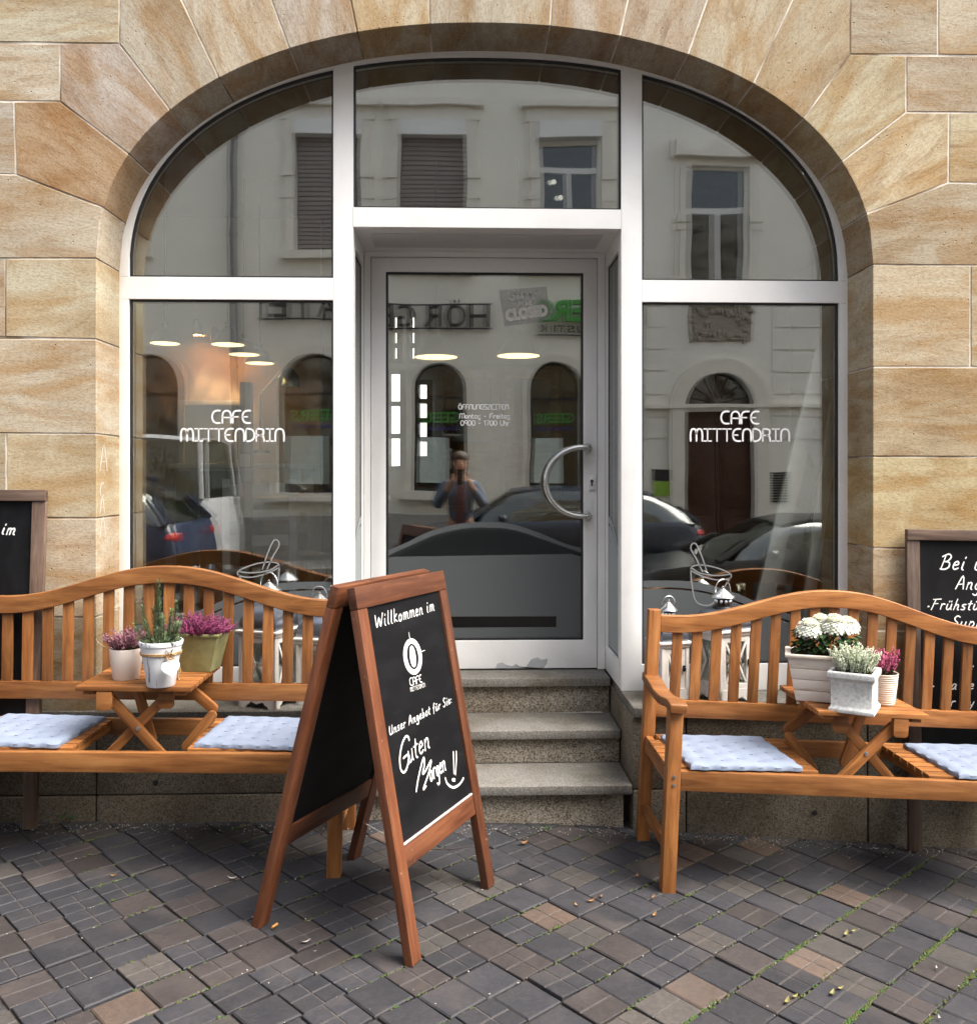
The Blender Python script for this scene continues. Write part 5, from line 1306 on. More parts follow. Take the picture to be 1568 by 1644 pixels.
# ---------------------------------------------------------------- weeds, moss, fallen leaves
M_weed = m_leaf('weed_green', (.030, .075, .018), (.07, .14, .035)); rg = random.Random(77)
def weed(px, py, h, n, label):
    p = gnd(px, py); t = empty('weed', p); tag(t, label, 'plant', 'weeds at the foot of the wall'); b = MB()
    for i in range(n):
        a = rg.random() * 6.28; leafy(b, (.02 * math.cos(a), .012 * math.sin(a), -.005), (math.cos(a) * .9, math.sin(a) * .5 - .1, .8), h * rg.uniform(.5, 1.1), 12, h * .30, h * .075, 0, 0, .5, .9, .05, rg)
    b.build('leaves', M_weed, t, normals=False)
weed(116, 1312, .075, 14, 'small green weed growing where paving meets the wall under the left bench')
weed(868, 1327, .022, 6, 'tiny tuft of grass at the foot of the steps')
M_moss = m_twotone('joint_moss', (.045, .085, .020), (.075, .07, .025), sc=60, rough=.95)
b = MB()
def moss_line(p0, p1, n, amt):
    for i in range(n):
        t = rg.random(); q = p0.lerp(p1, t)
        if math.sin(q.x * 9.7 + q.y * 6.1) + rg.uniform(-.9, .9) < amt: continue
        r = rg.uniform(.0025, .0065); x, y = q.x + rg.gauss(0, .004), q.y + rg.gauss(0, .004); z = gz(x) - .006
        pts = [(x + r * math.cos(k * 1.257 + t) * rg.uniform(.7, 1.2), y + r * math.sin(k * 1.257 + t) * rg.uniform(.7, 1.2), z + .002) for k in range(5)]
        top = (x, y, z + r * .8 + .002)
        for k in range(5): b.face([pts[k], pts[(k + 1) % 5], top])
O2 = Vector((0.6, 2.9))
for j in range(-20, 26):
    base = O2 + uy * ((j + .5) * PITCH)
    p0, p1 = base - ux * 3.2, base + ux * 3.2
    strong = j in (-6, -5, -3)
    moss_line(p0, p1, 2600 if strong else 800, -.2 if strong else .75)
tag(b.build('joint_moss', M_moss, normals=False), 'patchy green moss in the joints of the clay paving', 'moss', kind='stuff')
b = MB()
for i in range(900):
    q = Vector((rg.uniform(-2.2, 2.6), 3.745 - abs(rg.gauss(0, .05)))); r = rg.uniform(.0012, .0034); b.ball((q.x, q.y, gz(q.x) + r * .4), r, r * .8, r * .6, 5, 3)
for i in range(1500):
    j = rg.randrange(-20, 26); q = O2 + uy * ((j + .5) * PITCH) + ux * rg.uniform(-3.2, 3.2) if rg.random() < .8 else O2 + uy * rg.uniform(-3, 3) + ux * (rg.randrange(-20, 20) + .5) * PITCH
    if not (-2.5 < q.x < 3 and 2.2 < q.y < 3.75): continue
    r = rg.uniform(.0012, .0036); z = gz(q.x) - .003; b.ball((q.x + rg.gauss(0, .004), q.y + rg.gauss(0, .004), z + r * .5), r, r * rg.uniform(.6, 1), r * .7, 5, 3)
tag(b.build('grit', plain('pale_grit', (.34, .31, .27), .9, 0, .4, 300), normals=False), 'pale grit and crumbs lying in the paving joints', 'grit', kind='stuff')
M_lf = m_leaf('fallen_leaf', (.17, .09, .035), (.26, .15, .06)); M_cat = m_leaf('yellow_leaf', (.16, .15, .05), (.25, .23, .10)); M_pale = m_leaf('pale_leaf', (.28, .26, .23), (.36, .34, .31))
def leaf(px, py, L, rz, m, label, grp):
    L *= .85; p = gnd(px, py); b = MB(); n = 6; vs = []; fs = []
    for i in range(n + 1):
        t = i / n; w_ = L * .20 * math.sin(math.pi * min(1, t * .93 + .04)) ** .8; zz = .003 + .55 * L * (t - .5) ** 2 * 2
        vs += [(t * L - L / 2, -w_, zz + w_ * .45), (t * L - L / 2, 0, zz), (t * L - L / 2, w_, zz + w_ * .35)]
    for i in range(n):
        a = i * 3; fs += [(a, a + 3, a + 4, a + 1), (a + 1, a + 4, a + 5, a + 2)]
    b.add(vs, fs); o = b.build('fallen_leaf', m, loc=(p.x, p.y, p.z), normals=False, smooth=True); o.rotation_euler = (rg.uniform(-.2, .2), rg.uniform(-.2, .2), rz); tag(o, label, 'leaf', grp)
g1 = 'brown fallen leaves on the paving'; g2 = 'yellow leaf scraps in the joints'; g3 = 'pale litter scraps on the paving'
for px, py, L, rz, txt in ((840, 1355, .050, .5, 'largest brown fallen leaf, lying on the paving in front of the steps'), (1022, 1408, .030, 1.2, 'brown fallen leaf on the paving just left of the right bench front leg'), (950, 1448, .040, .3, 'brown fallen leaf between the sign and the right bench, middle of a row of three'), (964, 1442, .03, 1.0, 'brown fallen leaf right of its neighbours between the sign and the right bench'),
  (1050, 1470, .032, .8, 'brown fallen leaf on the paving in front of the right bench front leg'), (925, 1455, .025, 2., 'brown fallen leaf left of its neighbours between the sign and the right bench'), (1048, 1443, .035, .9, 'brown fallen leaf touching the foot of the right bench front leg'), (1253, 1373, .028, .4, 'brown fallen leaf in the shade under the right bench table'), (182, 1407, .028, .2, 'brown fallen leaf on the paving in front of the left bench'), (1375, 1352, .02, 1., 'tiny brown leaf by the plinth beside the leaning menu board leg')): leaf(px, py, L, rz, M_lf, txt, g1)
for px, py, L, rz, txt in ((1358, 1502, .040, .9, 'pale yellow leaf scrap, larger of the pair farthest from the camera'), (1368, 1497, .034, .4, 'pale yellow leaf scrap, smaller of the pair farthest from the camera'), (1263, 1610, .038, .9, 'pale yellow leaf scrap, larger of the leftmost pair in the mossy joint'), (1275, 1602, .030, .5, 'pale yellow leaf scrap, smaller of the leftmost pair in the mossy joint'),
  (1335, 1597, .036, .9, 'pale yellow leaf scrap, larger of the near right pair in a mossy joint'), (1347, 1589, .032, .4, 'pale yellow leaf scrap, smaller of the near right pair in a mossy joint')): leaf(px, py, L, rz, M_cat, txt, g2)
for px, py, L, rz, txt in ((490, 1515, .042, .5, 'longest pale litter scrap, lying between the two near feet of the sign'), (495, 1480, .014, .3, 'pale crumb of litter between the sign feet, farther from the camera'), (505, 1529, .014, .3, 'pale crumb of litter between the sign feet, nearer the camera'), (372, 1412, .04, .2, 'thin pale scrap on the paving in front of the left bench'), (1503, 1556, .020, 1.4, 'pale scrap near the right photo edge, the farther of two'),
  (1508, 1636, .020, 1.4, 'pale scrap near the right photo edge at the bottom corner'), (1172, 1357, .02, .2, 'pale scrap on the paving under the right bench cushion'), (1405, 1364, .03, -.3, 'pale scrap on the paving beside the menu board leg')): leaf(px, py, L, rz, M_pale, txt, g3)
p = gnd(441, 1489); b = MB(); b.tube([(-.013, 0, .006), (.013, 0, .0055)], .0042, 8); o = b.build('cigarette_end', plain('filter_orange', (.50, .24, .06), .8), loc=p); o.rotation_euler = (0, 0, 1.1); tag(o, 'orange cigarette end beside the left foot of the chalkboard sign', 'litter')
# ---------------------------------------------------------------- the street behind the camera (seen in the glass)
FY = FACADE_Y
def vx(px, door=False): return at(px, 760, 2 * (DOOR_Y if door else FR_Y) - FY).x
def vz(py, door=False): return at(740, py, 2 * (DOOR_Y if door else FR_Y) - FY).z
M_cream = plain('cream_render', (.74, .72, .645), .9, 0, .04, 1.5); M_cream2 = plain('pale_render', (.75, .73, .67), .9, 0, .05, 1.2)
M_trim = plain('stone_trim', (.68, .65, .58), .85, 0, .05, 5); M_shut = plain('grey_shutter', (.23, .205, .195), .7, 0, .06, 5); M_dk = m_glass('dark_window_glass', .10, (.25, .26, .27), 0); M_room = plain('dark_room', (.02, .02, .022), .9)
M_wf = plain('white_window_frame', (.68, .68, .67), .5, 0, .03)
def yz(x, z, d): return (x, -d, z)
def arched(x0, x1, z0, z1, n=12):
    r = (x1 - x0) / 2; c = (x0 + x1) / 2
    return [(x0, z0), (x1, z0)] + [(c + r * math.cos(math.pi * k / n), z1 - r + r * math.sin(math.pi * k / n)) for k in range(n + 1)]
bl = empty('cream_building', (0, FY, 0)); tag(bl, 'cream rendered town house with hearing aid shop lettering across the street', 'building')
br = empty('portal_building', (0, FY, 0)); tag(br, 'pale rusticated town house with arched wooden portal across the street', 'building')
XS = 3.05
wl = [(-11.2, -10.1), (-8.9, -7.8), (-6.4, -5.3), (vx(475), vx(475) + 1.08), (-1.0, .09), (1.32, 2.36)]
Z0, Z1 = 5.15, 7.35
gw = [(-10.6, -9.4), (-8.3, -7.1), (-5.75, -4.65), (-3.05, -1.85), (vx(665, 1), vx(750, 1)), (vx(850, 1), vx(935, 1))]
gz0, gz1 = 1.15, vz(580, 1)
H = [[(a, Z0), (c, Z0), (c, Z1), (a, Z1)] for a, c in wl] + [arched(a, c, gz0, gz1) for a, c in gw]
b = MB(); b.prism([(-14, -.3), (XS, -.3), (XS, 8.9), (-14, 8.9)], yz, 0, .3, H); b.build('wall', M_cream, bl)
b = MB(); b.box(-14, XS, -1.2, .3, 8.905, 9.1); b.box(-14, XS, .0, .12, 8.6, 8.9); b.build('eaves', M_trim, bl)
b = MB(); b.prism([(-1.2, 9.1), (.45, 9.1), (-2.4, 11.3), (-4.5, 11.3), (-4.5, 9.1)], lambda y, z, d: (d, y, z), -14, XS); b.build('roof', plain('slate_roof', (.06, .06, .065), .7), bl)
b = MB(); b.box(-14, XS, -4.4, -.31, -.3, 8.9); b.build('dark_interior', M_room, bl)
b = MB(); b.box(-14, XS - .01, .002, .05, -.3, .75); b.build('base_course', plain('grey_base', (.33, .32, .30), .9), bl)
def surround(par, x0, x1, z0, z1, ornate=False):
    f = empty('window', (0, 0, 0)); f.parent = par
    b = MB(); w_ = .17
    b.prism([(x0 - w_, z1), (x0, z1), (x0, z0 + .0), (x0 - w_, z0 + .0)], yz, -.05, -.002); b.prism([(x1, z1), (x1 + w_, z1), (x1 + w_, z0), (x1, z0)], yz, -.05, -.002)
    for xx in (x0 - w_ - .05, x1 + .0): b.box(xx, xx + w_ + .05, .002, .075, z1 - .95, z1 - .82); b.box(xx, xx + w_ + .05, .002, .06, z0 + .9, z0 + 1.0)
    if not ornate:
        b.box(x0 - .22, x1 + .22, .002, .06, z1 + .001, z1 + .22); b.box(x0 - .30, x1 + .30, .002, .16, z1 + .221, z1 + .33)
    else:
        xm = (x0 + x1) / 2; top = [(x0 - .28 + (x1 - x0 + .56) * k / 24, z1 + .30 + .10 * math.cos((k / 24 - .5) * 4 * math.pi)) for k in range(25)]
        b.prism([(x1 + .28, z1 + .12), (x0 - .28, z1 + .12)] + top, yz, -.16, -.002)
    b.box(x0 - .22, x1 + .22, .002, .14, z0 - .13, z0 - .001); b.build('surround', M_trim, f); return f
for i, (a, c) in enumerate(wl):
    f = surround(bl, a, c, Z0, Z1)
    b = MB(); b.box(a + .0, c - .0, -.10, .10, Z1 - .26, Z1 - .002); b.build('shutter_box', M_wf, f)
    if i != 5:
        b = MB()
        for k in range(26): z = Z0 + k * (Z1 - .26 - Z0) / 26; b.prism([(-.13, z), (-.112, z + .012), (-.112, z + .07), (-.13, z + .0745)], lambda y, zz, d: (d, y, zz), a + .01, c - .01)
        b.build('roller_shutter', M_shut, f)
    else:
        b = MB(); fr = [(a, Z0), (c, Z0), (c, Z1 - .26), (a, Z1 - .26)]; zt_ = Z0 + 1.45; xm = (a + c) / 2
        b.prism(fr, yz, .10, .16, [[(a + .07, Z0 + .08), (xm - .04, Z0 + .08), (xm - .04, zt_ - .04), (a + .07, zt_ - .04)], [(xm + .04, Z0 + .08), (c - .07, Z0 + .08), (c - .07, zt_ - .04), (xm + .04, zt_ - .04)], [(a + .07, zt_ + .06), (c - .07, zt_ + .06), (c - .07, Z1 - .33), (a + .07, Z1 - .33)]])
        b.build('frame', M_wf, f); b = MB(); b.box(a + .05, c - .05, -.14, -.13, Z0 + .05, Z1 - .3); b.build('pane', M_dk, f)
        b = MB()
        for px, py in ((892, 281), (903, 308)): x, z = vx(px), vz(py); b.ball((x, -.26, z), .045, seg=12, rings=8)
        b.build('globe_light', emit('globe_glow', (1, .9, .72), 9), f)
M_green = plain('sign_green', (.06, .28, .045), .5, 0, .03); M_blue = plain('sign_blue', (.03, .04, .25), .5); M_blk = plain('sign_black', (.012, .012, .012), .5)
def facing(x_right, z, y=.0): return lambda u, v, d=0: (x_right - u, y - d, v + z)
for i, (a, c) in enumerate(gw):
    f = empty('shop_window', (0, 0, 0)); f.parent = bl
    b = MB(); b.prism(arched(a - .14, c + .14, gz0 - .0, gz1 + .14), yz, -.05, -.002, [arched(a, c, gz0 + .001, gz1)]); b.box(a - .22, c + .22, .002, .16, gz0 - .14, gz0 - .002); b.build('surround', M_trim, f)
    b = MB(); P = arched(a, c, gz0, gz1); b.prism(P, yz, .16, .22, [[(a + .06, gz0 + .06), (c - .06, gz0 + .06), (c - .06, gz1 - .66), (a + .06, gz1 - .66)], inset(arched(a + .03, c - .03, gz1 - .62, gz1 - .03), .01)]); b.build('frame', M_blk, f)
    b = MB(); b.prism(P, yz, .19, .20); b.build('pane', M_dk, f)
    if i > 2:
        b = MB(); vs, fs = fill_text('GEERS', .26, facing(c - .12, gz0 + 1.22, -.15), .012, .004, width=(c - a) * .74); b.add(vs, fs); b.build('lettering', M_green, f)
        b = MB(); vs, fs = fill_text('HÖRAKUSTIK', .09, facing(c - .12, gz0 + 1.08, -.15), .008, width=(c - a) * .74); b.add(vs, fs); b.build('lettering', M_blue, f)
        b = MB(); b.box(a + .10, (a + c) / 2 + .15, -.17, -.15, gz0 + .15, gz0 + .95); b.build('poster', plain('pale_poster', (.45, .52, .50), .6), f)
z0_, z1_ = vz(526, 1), vz(488, 1)
sg = empty('shop_lettering', (0, FY, 0)); tag(sg, 'large black letters reading HÖRGERÄTE mounted on the cream house across the street', 'shop sign')
XR_, XL_ = vx(786, 1), vx(418)
b = MB(); pit_ = (XR_ - XL_) / 9
for k_, ch in enumerate('HÖRGERÄTE'): b = MB(); vs, fs = fill_text(ch, .55, facing(XR_ - k_ * pit_, z0_, .14), .03, .0, width=pit_ * (.66 if ch in 'ETR' else .80)); b.add(vs, fs); b.build('letter', M_blk, sg)
b = MB()
for z in (z0_ - .02, z0_ + .40): b.box(XL_ - .05, XR_ + .05, .06, .085, z - .012, z + .012)
for k in range(12): x = XL_ + (XR_ - XL_) * k / 11; b.box(x - .01, x + .01, .002, .07, z0_ - .04, z0_ + .42)
b.build('bracket', M_blk, sg)
sg = empty('shop_lettering', (0, FY, 0)); tag(sg, 'green letters reading GEERS over black HÖRAKUSTIK on the cream house across the street', 'shop sign')
xl = vx(862, 1); b = MB(); vs, fs = fill_text('GEERS', .50, facing(xl + 1.62, vz(515, 1), .16), .05, .018, width=1.62); b.add(vs, fs); b.build('lettering', M_green, sg)
b = MB(); b.box(xl, xl + 1.62, .05, .07, vz(537, 1) - .01, vz(537, 1) + .01); b.build('rail', M_blk, sg)
for k_, ch in enumerate('HÖRAKUSTIK'): b = MB(); vs, fs = fill_text(ch, .17, facing(xl + 1.62 - k_ * .162, vz(533, 1), .10), .02, width=.125 if ch != 'I' else .03); b.add(vs, fs); b.build('letter', M_blk, sg)
t = empty('drainpipe', (vx(378), FY + .10, 0)); tag(t, 'dark drainpipe running down the cream house across the street', 'pipe')
b = MB(); b.tube([(0, 0, -.1), (0, 0, 8.7)], .055, 12); b.build('pipe', plain('pipe_grey', (.16, .16, .16), .6), t, smooth=True)
b = MB()
for z in (1.2, 3.2, 5.4, 7.6): b.tube([(0, 0, z), (0, 0, z + .05)], .068, 12)
b.build('bracket', plain('pipe_grey', (.16, .16, .16), .6), t)
# right house with portal
px0, px1 = vx(1098), vx(1208); pz1 = vz(598); pm = (px0 + px1) / 2
ow = [(vx(1108), vx(1202)), (vx(1330), vx(1330) + .95), (8.2, 9.15)]
rz0, rz1 = vz(452), vz(262)
H = [[(a, rz0), (c, rz0), (c, rz1), (a, rz1)] for a, c in ow] + [arched(px0, px1, -.4, pz1, 16)] + [[(a, .9), (a + 1.1, .9), (a + 1.1, 2.6), (a, 2.6)] for a in (6.6, 8.6)]
b = MB(); b.prism([(XS + .002, -.5), (12, -.5), (12, 8.9), (XS + .002, 8.9)], yz, -.03, .3, H); b.build('wall', M_cream2, br)
b = MB(); b.box(XS + .01, 12, -4.4, -.31, -.5, 8.9); b.build('dark_interior', M_room, br)
b = MB(); b.box(XS + .01, 12, -1.2, .3, 8.905, 9.1); b.build('eaves', M_trim, br)
b = MB(); b.prism([(-1.2, 9.1), (.45, 9.1), (-2.4, 11.3), (-4.5, 11.3), (-4.5, 9.1)], lambda y, z, d: (d, y, z), XS + .002, 12); b.build('roof', plain('slate_roof', (.06, .06, .065), .7), br)
b = MB()
for k in range(9):
    z = vz(705) + k * (vz(488) - vz(705)) / 6
    if z > 4.3: break
    for xa, xb in ((XS + .05, px0 - .34), (px1 + .34, 12)): b.box(xa, xb, .031, .045, z + .015, z + .33)
b.build('rusticated_course', M_cream2, br)
b = MB(); b.box(XS + .01, 12, .031, .12, vz(652) - .02, vz(652) + .14 - .1); b.build('string_course', M_trim, br)
for a, c in ow:
    f = surround(br, a, c, rz0, rz1, True); f.location.y = .03
    b = MB(); xm = (a + c) / 2; zt_ = rz0 + (rz1 - rz0) * .64
    b.prism([(a, rz0), (c, rz0), (c, rz1), (a, rz1)], yz, .10, .15, [[(a + .06, rz0 + .07), (xm - .05, rz0 + .07), (xm - .05, zt_ - .05), (a + .06, zt_ - .05)], [(xm + .05, rz0 + .07), (c - .06, rz0 + .07), (c - .06, zt_ - .05), (xm + .05, zt_ - .05)], [(a + .06, zt_ + .05), (c - .06, zt_ + .05), (c - .06, rz1 - .05), (a + .06, rz1 - .05)]]); b.build('frame', M_wf, f)
    b = MB(); b.box(a + .03, c - .03, -.14, -.13, rz0 + .03, rz1 - .03); b.build('pane', M_dk, f)
    rgm = random.Random(5); b = MB(); za, zb_ = vz(545), vz(487)
    b.box(a - .02, c + .02, .031, .05, za, zb_)
    for k in range(70):
        x, z = rgm.uniform(a, c), rgm.uniform(za, zb_)
        if abs(x - xm) < .18 and abs(z - (za + zb_) / 2) < .14: continue
        b.ball((x, .055, z), rgm.uniform(.03, .07), .04, rgm.uniform(.03, .07), 7, 4)
    b.build('carved_relief', plain('carved_stone', (.30, .27, .22), .9, 0, .2, 20), br)
f = empty('portal', (0, .03, 0)); f.parent = br
b = MB(); b.prism(arched(px0 - .26, px1 + .26, -.38, pz1 + .26, 20), yz, -.07, -.002, [arched(px0, px1, -.37, pz1, 20)]); b.build('surround', M_trim, f)
M_dw = m_wood('portal_oak', (.035, .012, .006), (.075, .026, .012), (.12, .045, .02), .45)
zt_ = vz(655); b = MB()
for xa, xb in ((px0, pm - .006), (pm + .006, px1)):
    b.box(xa, xb, -.20, -.14, -.35, zt_ - .05); b.box(xa + .10, xb - .10, -.14, -.118, .1, .75); b.box(xa + .10, xb - .10, -.14, -.118, .9, 2.2)
b.build('portal_leaf', M_dw, f, bevel=.006)
b = MB(); b.box(px0, px1, -.22, -.08, zt_ - .049, zt_ + .07); b.build('transom', M_trim, f)
b = MB(); b.prism(arched(px0, px1, zt_ + .072, pz1, 16), yz, .16, .17); b.build('fanlight', M_dk, f)
b = MB()
for k in range(7): a_ = math.pi * (k + .5) / 7; b.tube([(pm + .1 * math.cos(a_), -.15, zt_ + .09 + .1 * math.sin(a_)), (pm + .5 * math.cos(a_), -.15, zt_ + .09 + .5 * math.sin(a_))], .012, 5)
b.build('fanlight_bar', M_dw, f)
t = empty('wall_plaque', (0, FY + .035, 0)); tag(t, 'dark and green door plaque left of the wooden portal across the street', 'plaque')
b = MB(); x0, x1 = vx(1046), vx(1094); b.box(x0, x1, .01, .03, vz(772), vz(754)); b.build('panel', M_blk, t); b = MB(); b.box(x0, x1, .01, .03, vz(797), vz(773)); b.build('panel', plain('lime_green', (.22, .38, .04), .5), t)
t = empty('vent_grille', (0, FY + .035, 0)); tag(t, 'dark wall grille right of the wooden portal across the street', 'grille')
b = MB(); x0, x1 = vx(1228), vx(1262)
for k in range(12): z = vz(807) + k * (vz(754) - vz(807)) / 12; b.box(x0, x1, .0, .03, z, z + .028)
b.build('slat', M_blk, t)

# ---------------------------------------------------------------- parked vehicles
M_tyre = plain('tyre_rubber', (.015, .015, .015), .85); M_rim = plain('alloy_rim', (.30, .30, .31), .35, .8); M_cg = m_glass('car_glass', .14, (.25, .30, .28), 0); M_red = plain('tail_red', (.42, .015, .015), .25); M_lamp = plain('clear_lamp', (.6, .62, .62), .15)
def vehicle(nm, label, cat, x_nose, y, L, wd, h, col, prof, dirn=-1, rough=.25):
    """prof: list of (t, belt, roof) along the length; nose at x_nose, driving towards -x when dirn = -1"""
    t = empty(nm, (x_nose, y, gz(max(-6, min(6, x_nose - dirn * L / 2))) - .13)); tag(t, label, cat)
    M_p = plain(nm + '_paint', col, rough, 0, .02, 2, .6); X = lambda s_: -dirn * s_ * L
    def loft(secs, nm_, m, par=t, smooth=True):
        vs = []; fs = []; k = len(secs[0][1])
        for s_, pts in secs: vs += [(X(s_), p[0], p[1]) for p in pts]
        for i in range(len(secs) - 1):
            for j in range(k): fs.append((i * k + j, i * k + (j + 1) % k, (i + 1) * k + (j + 1) % k, (i + 1) * k + j))
        fs += [tuple(range(k)), tuple((len(secs) - 1) * k + j for j in range(k - 1, -1, -1))]
        b = MB(); b.add(vs, fs); return b.build(nm_, m, par, smooth=smooth, angle=50)
    secs = []
    for s_, belt, roof in prof:
        e = min(1, min(s_, 1 - s_) * 9 + .25); hw = wd / 2 * (.78 + .22 * e ** .6); zb = .22 if .03 < s_ < .97 else .34
        half = [(hw * .86, zb), (hw * .98, zb + .12), (hw, (zb + belt) / 2), (hw * .97, belt - .10), (hw * .90, belt)]
        secs.append((s_, [(-a, z) for a, z in half] + [(a, z) for a, z in reversed(half)]))
    loft(secs, 'body', M_p)
    cab = [(s_, belt, roof) for s_, belt, roof in prof if roof > 0]
    gs = []
    for s_, belt, roof in cab:
        hw = wd / 2; half = [(hw * .90, belt - .02), (hw * .80, belt + (roof - belt) * .6 + .001), (hw * .70, max(belt, roof - .035)), (hw * .3, roof)]
        gs.append((s_, [(-a, z) for a, z in half] + [(a, z) for a, z in reversed(half)]))
    loft(gs, 'window_glass', M_cg)
    top = [(s_, belt, roof) for s_, belt, roof in cab if roof > h - .10]; rs = []
    for s_, belt, roof in top:
        hw = wd / 2; half = [(hw * .715, roof - .045), (hw * .70, roof - .020), (hw * .3, roof + .012)]
        rs.append((s_, [(-a, z) for a, z in half] + [(a, z) for a, z in reversed(half)]))
    loft(rs, 'roof', M_p)
    b = MB()
    for sy in (-1, 1):
        for (s0, s1) in ((0, 1), (len(cab) - 1, len(cab) - 2), (len(cab) // 2, len(cab) // 2)):
            a, c = cab[s0], cab[s1]; hw = wd / 2
            if s0 == s1: P = [(X(a[0]), sy * hw * .905, a[1]), (X(a[0]), sy * hw * .81, a[1] + (a[2] - a[1]) * .6), (X(a[0]), sy * hw * .715, a[2] - .04)]
            else: P = [(X(a[0]), sy * hw * .905, a[1]), (X(c[0]), sy * hw * .715, c[2] - .03)]
            b.tube(P, .035, 6)
    b.build('pillar', M_p, t, smooth=True)
    for s_ in (.18, .80):
        for sy in (-1, 1):
            b = MB(); b.tube([(0, -.1, 0), (0, .1, 0)], .315, 28); wh = b.build('wheel', M_tyre, t, loc=(X(s_), sy * (wd / 2 - .09), .315), bevel=.03, smooth=True)
            b = MB(); b.tube([(0, sy * .095, 0), (0, sy * .106, 0)], .215, 20); b.build('rim', M_rim, wh, bevel=.01)
    for sy in (-1, 1):
        zl = prof[1][1] - .09; b = MB(); b.ball((X(.035), sy * wd * .34, zl), .10, .17, .07); b.build('headlight', M_lamp, t, smooth=True)
        zl = prof[-2][1] - .10; b = MB(); b.ball((X(.968), sy * wd * .385, zl), .12, .13, .10); b.build('taillight', M_red, t, smooth=True)
        b = MB(); b.ball((X(cab[1][0] + .04), sy * (wd / 2 + .07), cab[1][1] + .06), .07, .09, .06); b.build('door_mirror', M_p, t, smooth=True)
    for s_ in (.004, .996):
        b = MB(); b.box(X(s_) - .02, X(s_) + .02, -.26, .26, .42, .53); b.build('number_plate', plain('plate_white', (.6, .6, .6), .4), t, bevel=.005)
    return t
SALOON = lambda h: [(0, .58, 0), (.04, .70, 0), (.13, .80, 0), (.25, .88, 0), (.27, .89, .90), (.36, .91, 1.16 * h / 1.4), (.44, .92, h - .06), (.52, .92, h), (.66, .93, h - .01), (.76, .94, h - .07), (.86, .95, 1.16 * h / 1.4), (.93, .96, .97), (.97, .92, 0), (1, .72, 0)]
HATCH = lambda h: [(0, .62, 0), (.04, .76, 0), (.12, .86, 0), (.23, .94, 0), (.25, .95, .96), (.33, .97, 1.22 * h / 1.5), (.41, .98, h - .06), (.52, .98, h), (.70, .99, h - .01), (.84, 1.0, h - .08), (.92, 1.0, 1.24 * h / 1.5), (.975, 1.0, 1.02), (.985, .95, 0), (1, .70, 0)]
VAN = lambda h: [(0, .8, 0), (.03, 1.0, 0), (.12, 1.12, 0), (.14, 1.13, 1.15), (.22, 1.2, 1.75), (.30, 1.2, h - .05), (.5, 1.2, h), (.8, 1.2, h), (.97, 1.2, h - .05), (.985, 1.2, 1.25), (.99, 1.1, 0), (1, .8, 0)]
vehicle('parked_car', 'black parked car with raked windscreen reflected in the right window', 'car', 1.55, -2.15, 4.3, 1.76, 1.36, (.010, .011, .012), SALOON(1.36))
vehicle('parked_car', 'dark blue parked car with red tail light reflected through the door glass', 'car', -.95, -4.55, 4.2, 1.76, 1.47, (.014, .020, .034), HATCH(1.47))
vehicle('parked_car', 'dark blue hatchback with red tail light reflected at the left edge of the left window', 'car', -7.15, -2.1, 4.2, 1.78, 1.58, (.016, .026, .06), HATCH(1.58))
van = vehicle('delivery_van', 'white van with red dots reflected in the left window', 'van', -8.0, -4.5, 4.7, 1.9, 2.05, (.62, .63, .64), VAN(2.05))
b = MB()
for k, (x, z) in enumerate(((2.2, 1.45), (2.62, 1.47), (3.04, 1.45))): b.tube([(x, .868, z), (x, .88, z)], .20, 24)
b.build('red_dot', M_red, van)

# ---------------------------------------------------------------- the photographer, standing behind the camera (seen only in the glass)
def skin_mesh(name, nodes, edges, m, par, sub=2):
    me = bpy.data.meshes.new(name); me.from_pydata([n[0] for n in nodes], edges, []); me.materials.append(m); o = link(name, me, par)
    md = o.modifiers.new('skin', 'SKIN'); sk = me.skin_vertices[0].data
    for i, n in enumerate(nodes): sk[i].radius = (n[1], n[2] if len(n) > 2 else n[1])
    sk[0].use_root = True; sm = o.modifiers.new('sub', 'SUBSURF'); sm.levels = sm.render_levels = sub; me.shade_smooth(); return o
per = empty('person', (0.0, -.46, 0)); tag(per, 'person in a blue jacket and red top photographing the cafe with a phone', 'person')
M_skin = plain('skin', (.46, .26, .18), .55, 0, .04); M_jk = plain('blue_jacket', (.105, .135, .19), .8, 0, .15, 20); M_jn = plain('dark_trousers', (.02, .022, .03), .85); M_hair = plain('brown_hair', (.05, .03, .018), .6, 0, .3, 60); M_top = plain('red_top', (.13, .055, .06), .8)
bn = [((0, 0, .93), .12, .09), ((0, .0, 1.12), .11, .085), ((0, .0, 1.30), .13, .09), ((0, 0, 1.41), .06, .055), ((0, .01, 1.47), .048, .05), ((0, .03, 1.545), .068, .08), ((0, .02, 1.62), .066, .082), ((0, .01, 1.665), .04, .05)]
be = [(i, i + 1) for i in range(7)]
for s_ in (-1, 1):
    k = len(bn); bn += [((s_ * .17, 0, 1.36), .055), ((s_ * .25, .03, 1.14), .042), ((s_ * .10, .33, 1.36), .030), ((s_ * .075, .385, 1.42), .034, .022)]; be += [(2, k), (k, k + 1), (k + 1, k + 2), (k + 2, k + 3)]
    h = len(bn); bn += [((s_ * .095, 0, .86), .085), ((s_ * .10, .01, .48), .055), ((s_ * .10, -.02, .09), .036), ((s_ * .11, .11, .03), .034, .028)]; be += [(0, h), (h, h + 1), (h + 1, h + 2), (h + 2, h + 3)]
skin_mesh('body', bn, be, M_skin, per)
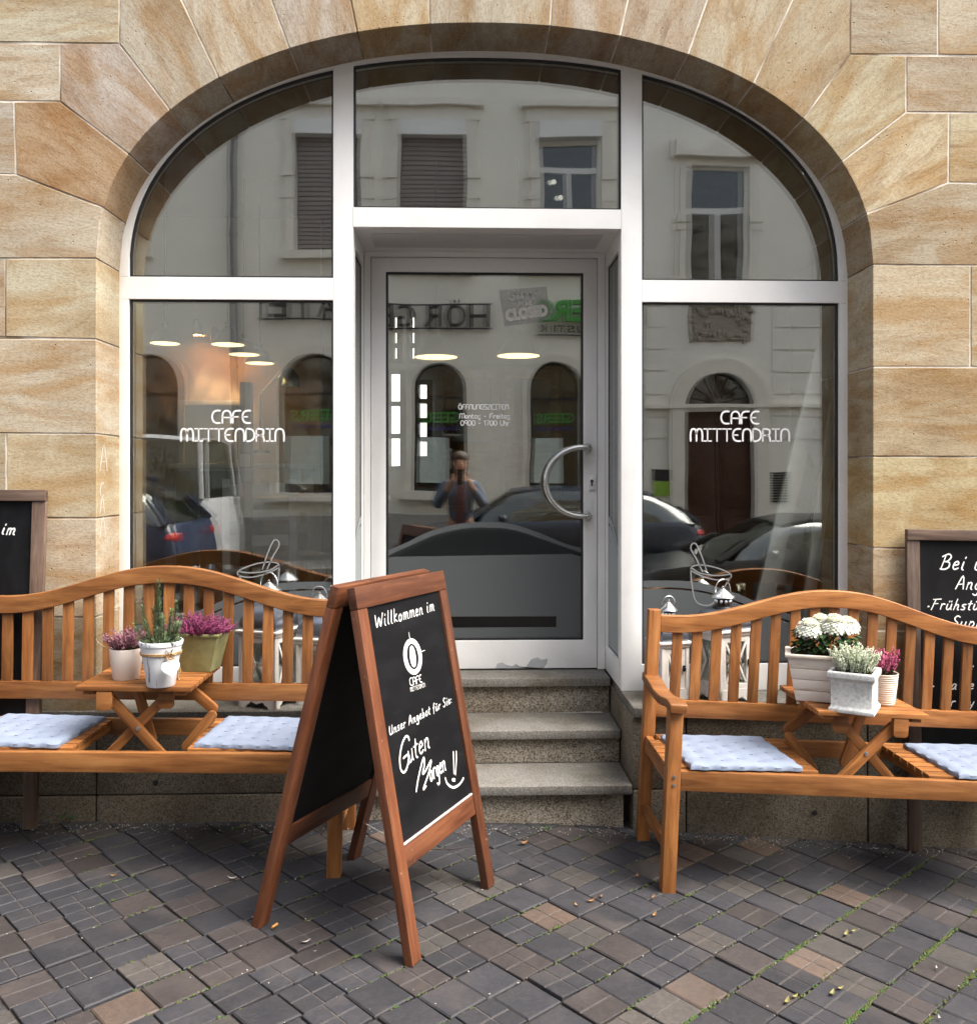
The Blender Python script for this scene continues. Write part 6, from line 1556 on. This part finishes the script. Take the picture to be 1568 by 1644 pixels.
for s_ in (-1, 1):
    for q in range(4):
        z = 1.405 + q * .017; nodes = [((s_ * .078, .395, z), .0085), ((s_ * .088, .418, z + .004), .0080), ((s_ * .080, .436, z + .006), .0075), ((s_ * .062, .442, z + .006), .007)]
        skin_mesh('finger', nodes, [(0, 1), (1, 2), (2, 3)], M_skin, per, 1)
    skin_mesh('thumb', [((s_ * .070, .385, 1.41), .010), ((s_ * .058, .400, 1.425), .0095), ((s_ * .046, .410, 1.44), .008)], [(0, 1), (1, 2)], M_skin, per, 1)
    b = MB(); b.ball((s_ * .030, .105, 1.590), .011, .006, .007, 8, 6); b.build('eye', plain('eye_dark', (.03, .025, .02), .3), per)
    b = MB(); b.ball((s_ * .076, .02, 1.575), .012, .022, .030, 8, 6); b.build('ear', M_skin, per, smooth=True)
b = MB(); b.ball((0, .118, 1.565), .013, .018, .024, 8, 6); b.build('nose', M_skin, per, smooth=True)
b = MB(); b.ball((0, .108, 1.527), .024, .006, .006, 8, 6); b.build('mouth', plain('lips', (.32, .11, .10), .5), per, smooth=True)
b = MB(); b.ball((0, -.005, 1.625), .088, .100, .085, 16, 10); b.ball((0, -.055, 1.54), .080, .055, .085, 14, 8); b.build('hair', M_hair, per, smooth=True)
jn = [((0, 0, .90), .150, .118), ((0, 0, 1.12), .138, .112), ((0, 0, 1.29), .150, .115), ((0, 0, 1.39), .085, .08)]; je = [(0, 1), (1, 2), (2, 3)]
for s_ in (-1, 1): k = len(jn); jn += [((s_ * .165, 0, 1.345), .066), ((s_ * .255, .03, 1.13), .062), ((s_ * .125, .27, 1.32), .045)]; je += [(2, k), (k, k + 1), (k + 1, k + 2)]
skin_mesh('jacket', jn, je, M_jk, per)
b = MB(); b.prism([(-.05, .92), (.06, .92), (.045, 1.36), (-.035, 1.36)], xz, .105, .150); b.build('top', M_top, per, bevel=.015, smooth=True)
tn = [((0, 0, .92), .135, .11)]; te = []
for s_ in (-1, 1): k = len(tn); tn += [((s_ * .095, 0, .82), .10), ((s_ * .10, .01, .48), .072), ((s_ * .10, -.02, .10), .058)]; te += [(0, k), (k, k + 1), (k + 1, k + 2)]
skin_mesh('trousers', tn, te, M_jn, per)
for s_ in (-1, 1): b = MB(); b.ball((s_ * .105, .045, .045), .048, .130, .050, 12, 8); b.build('shoe', plain('grey_shoe', (.12, .12, .12), .6), per, smooth=True)
b = MB(); b.box(-.037, .037, -.004, .004, -.075, .075); ph = b.build('phone', plain('phone_black', (.012, .012, .014), .25), loc=(0, -.028, 1.435), bevel=.003); tag(ph, 'black phone held up in both hands by the person', 'phone')
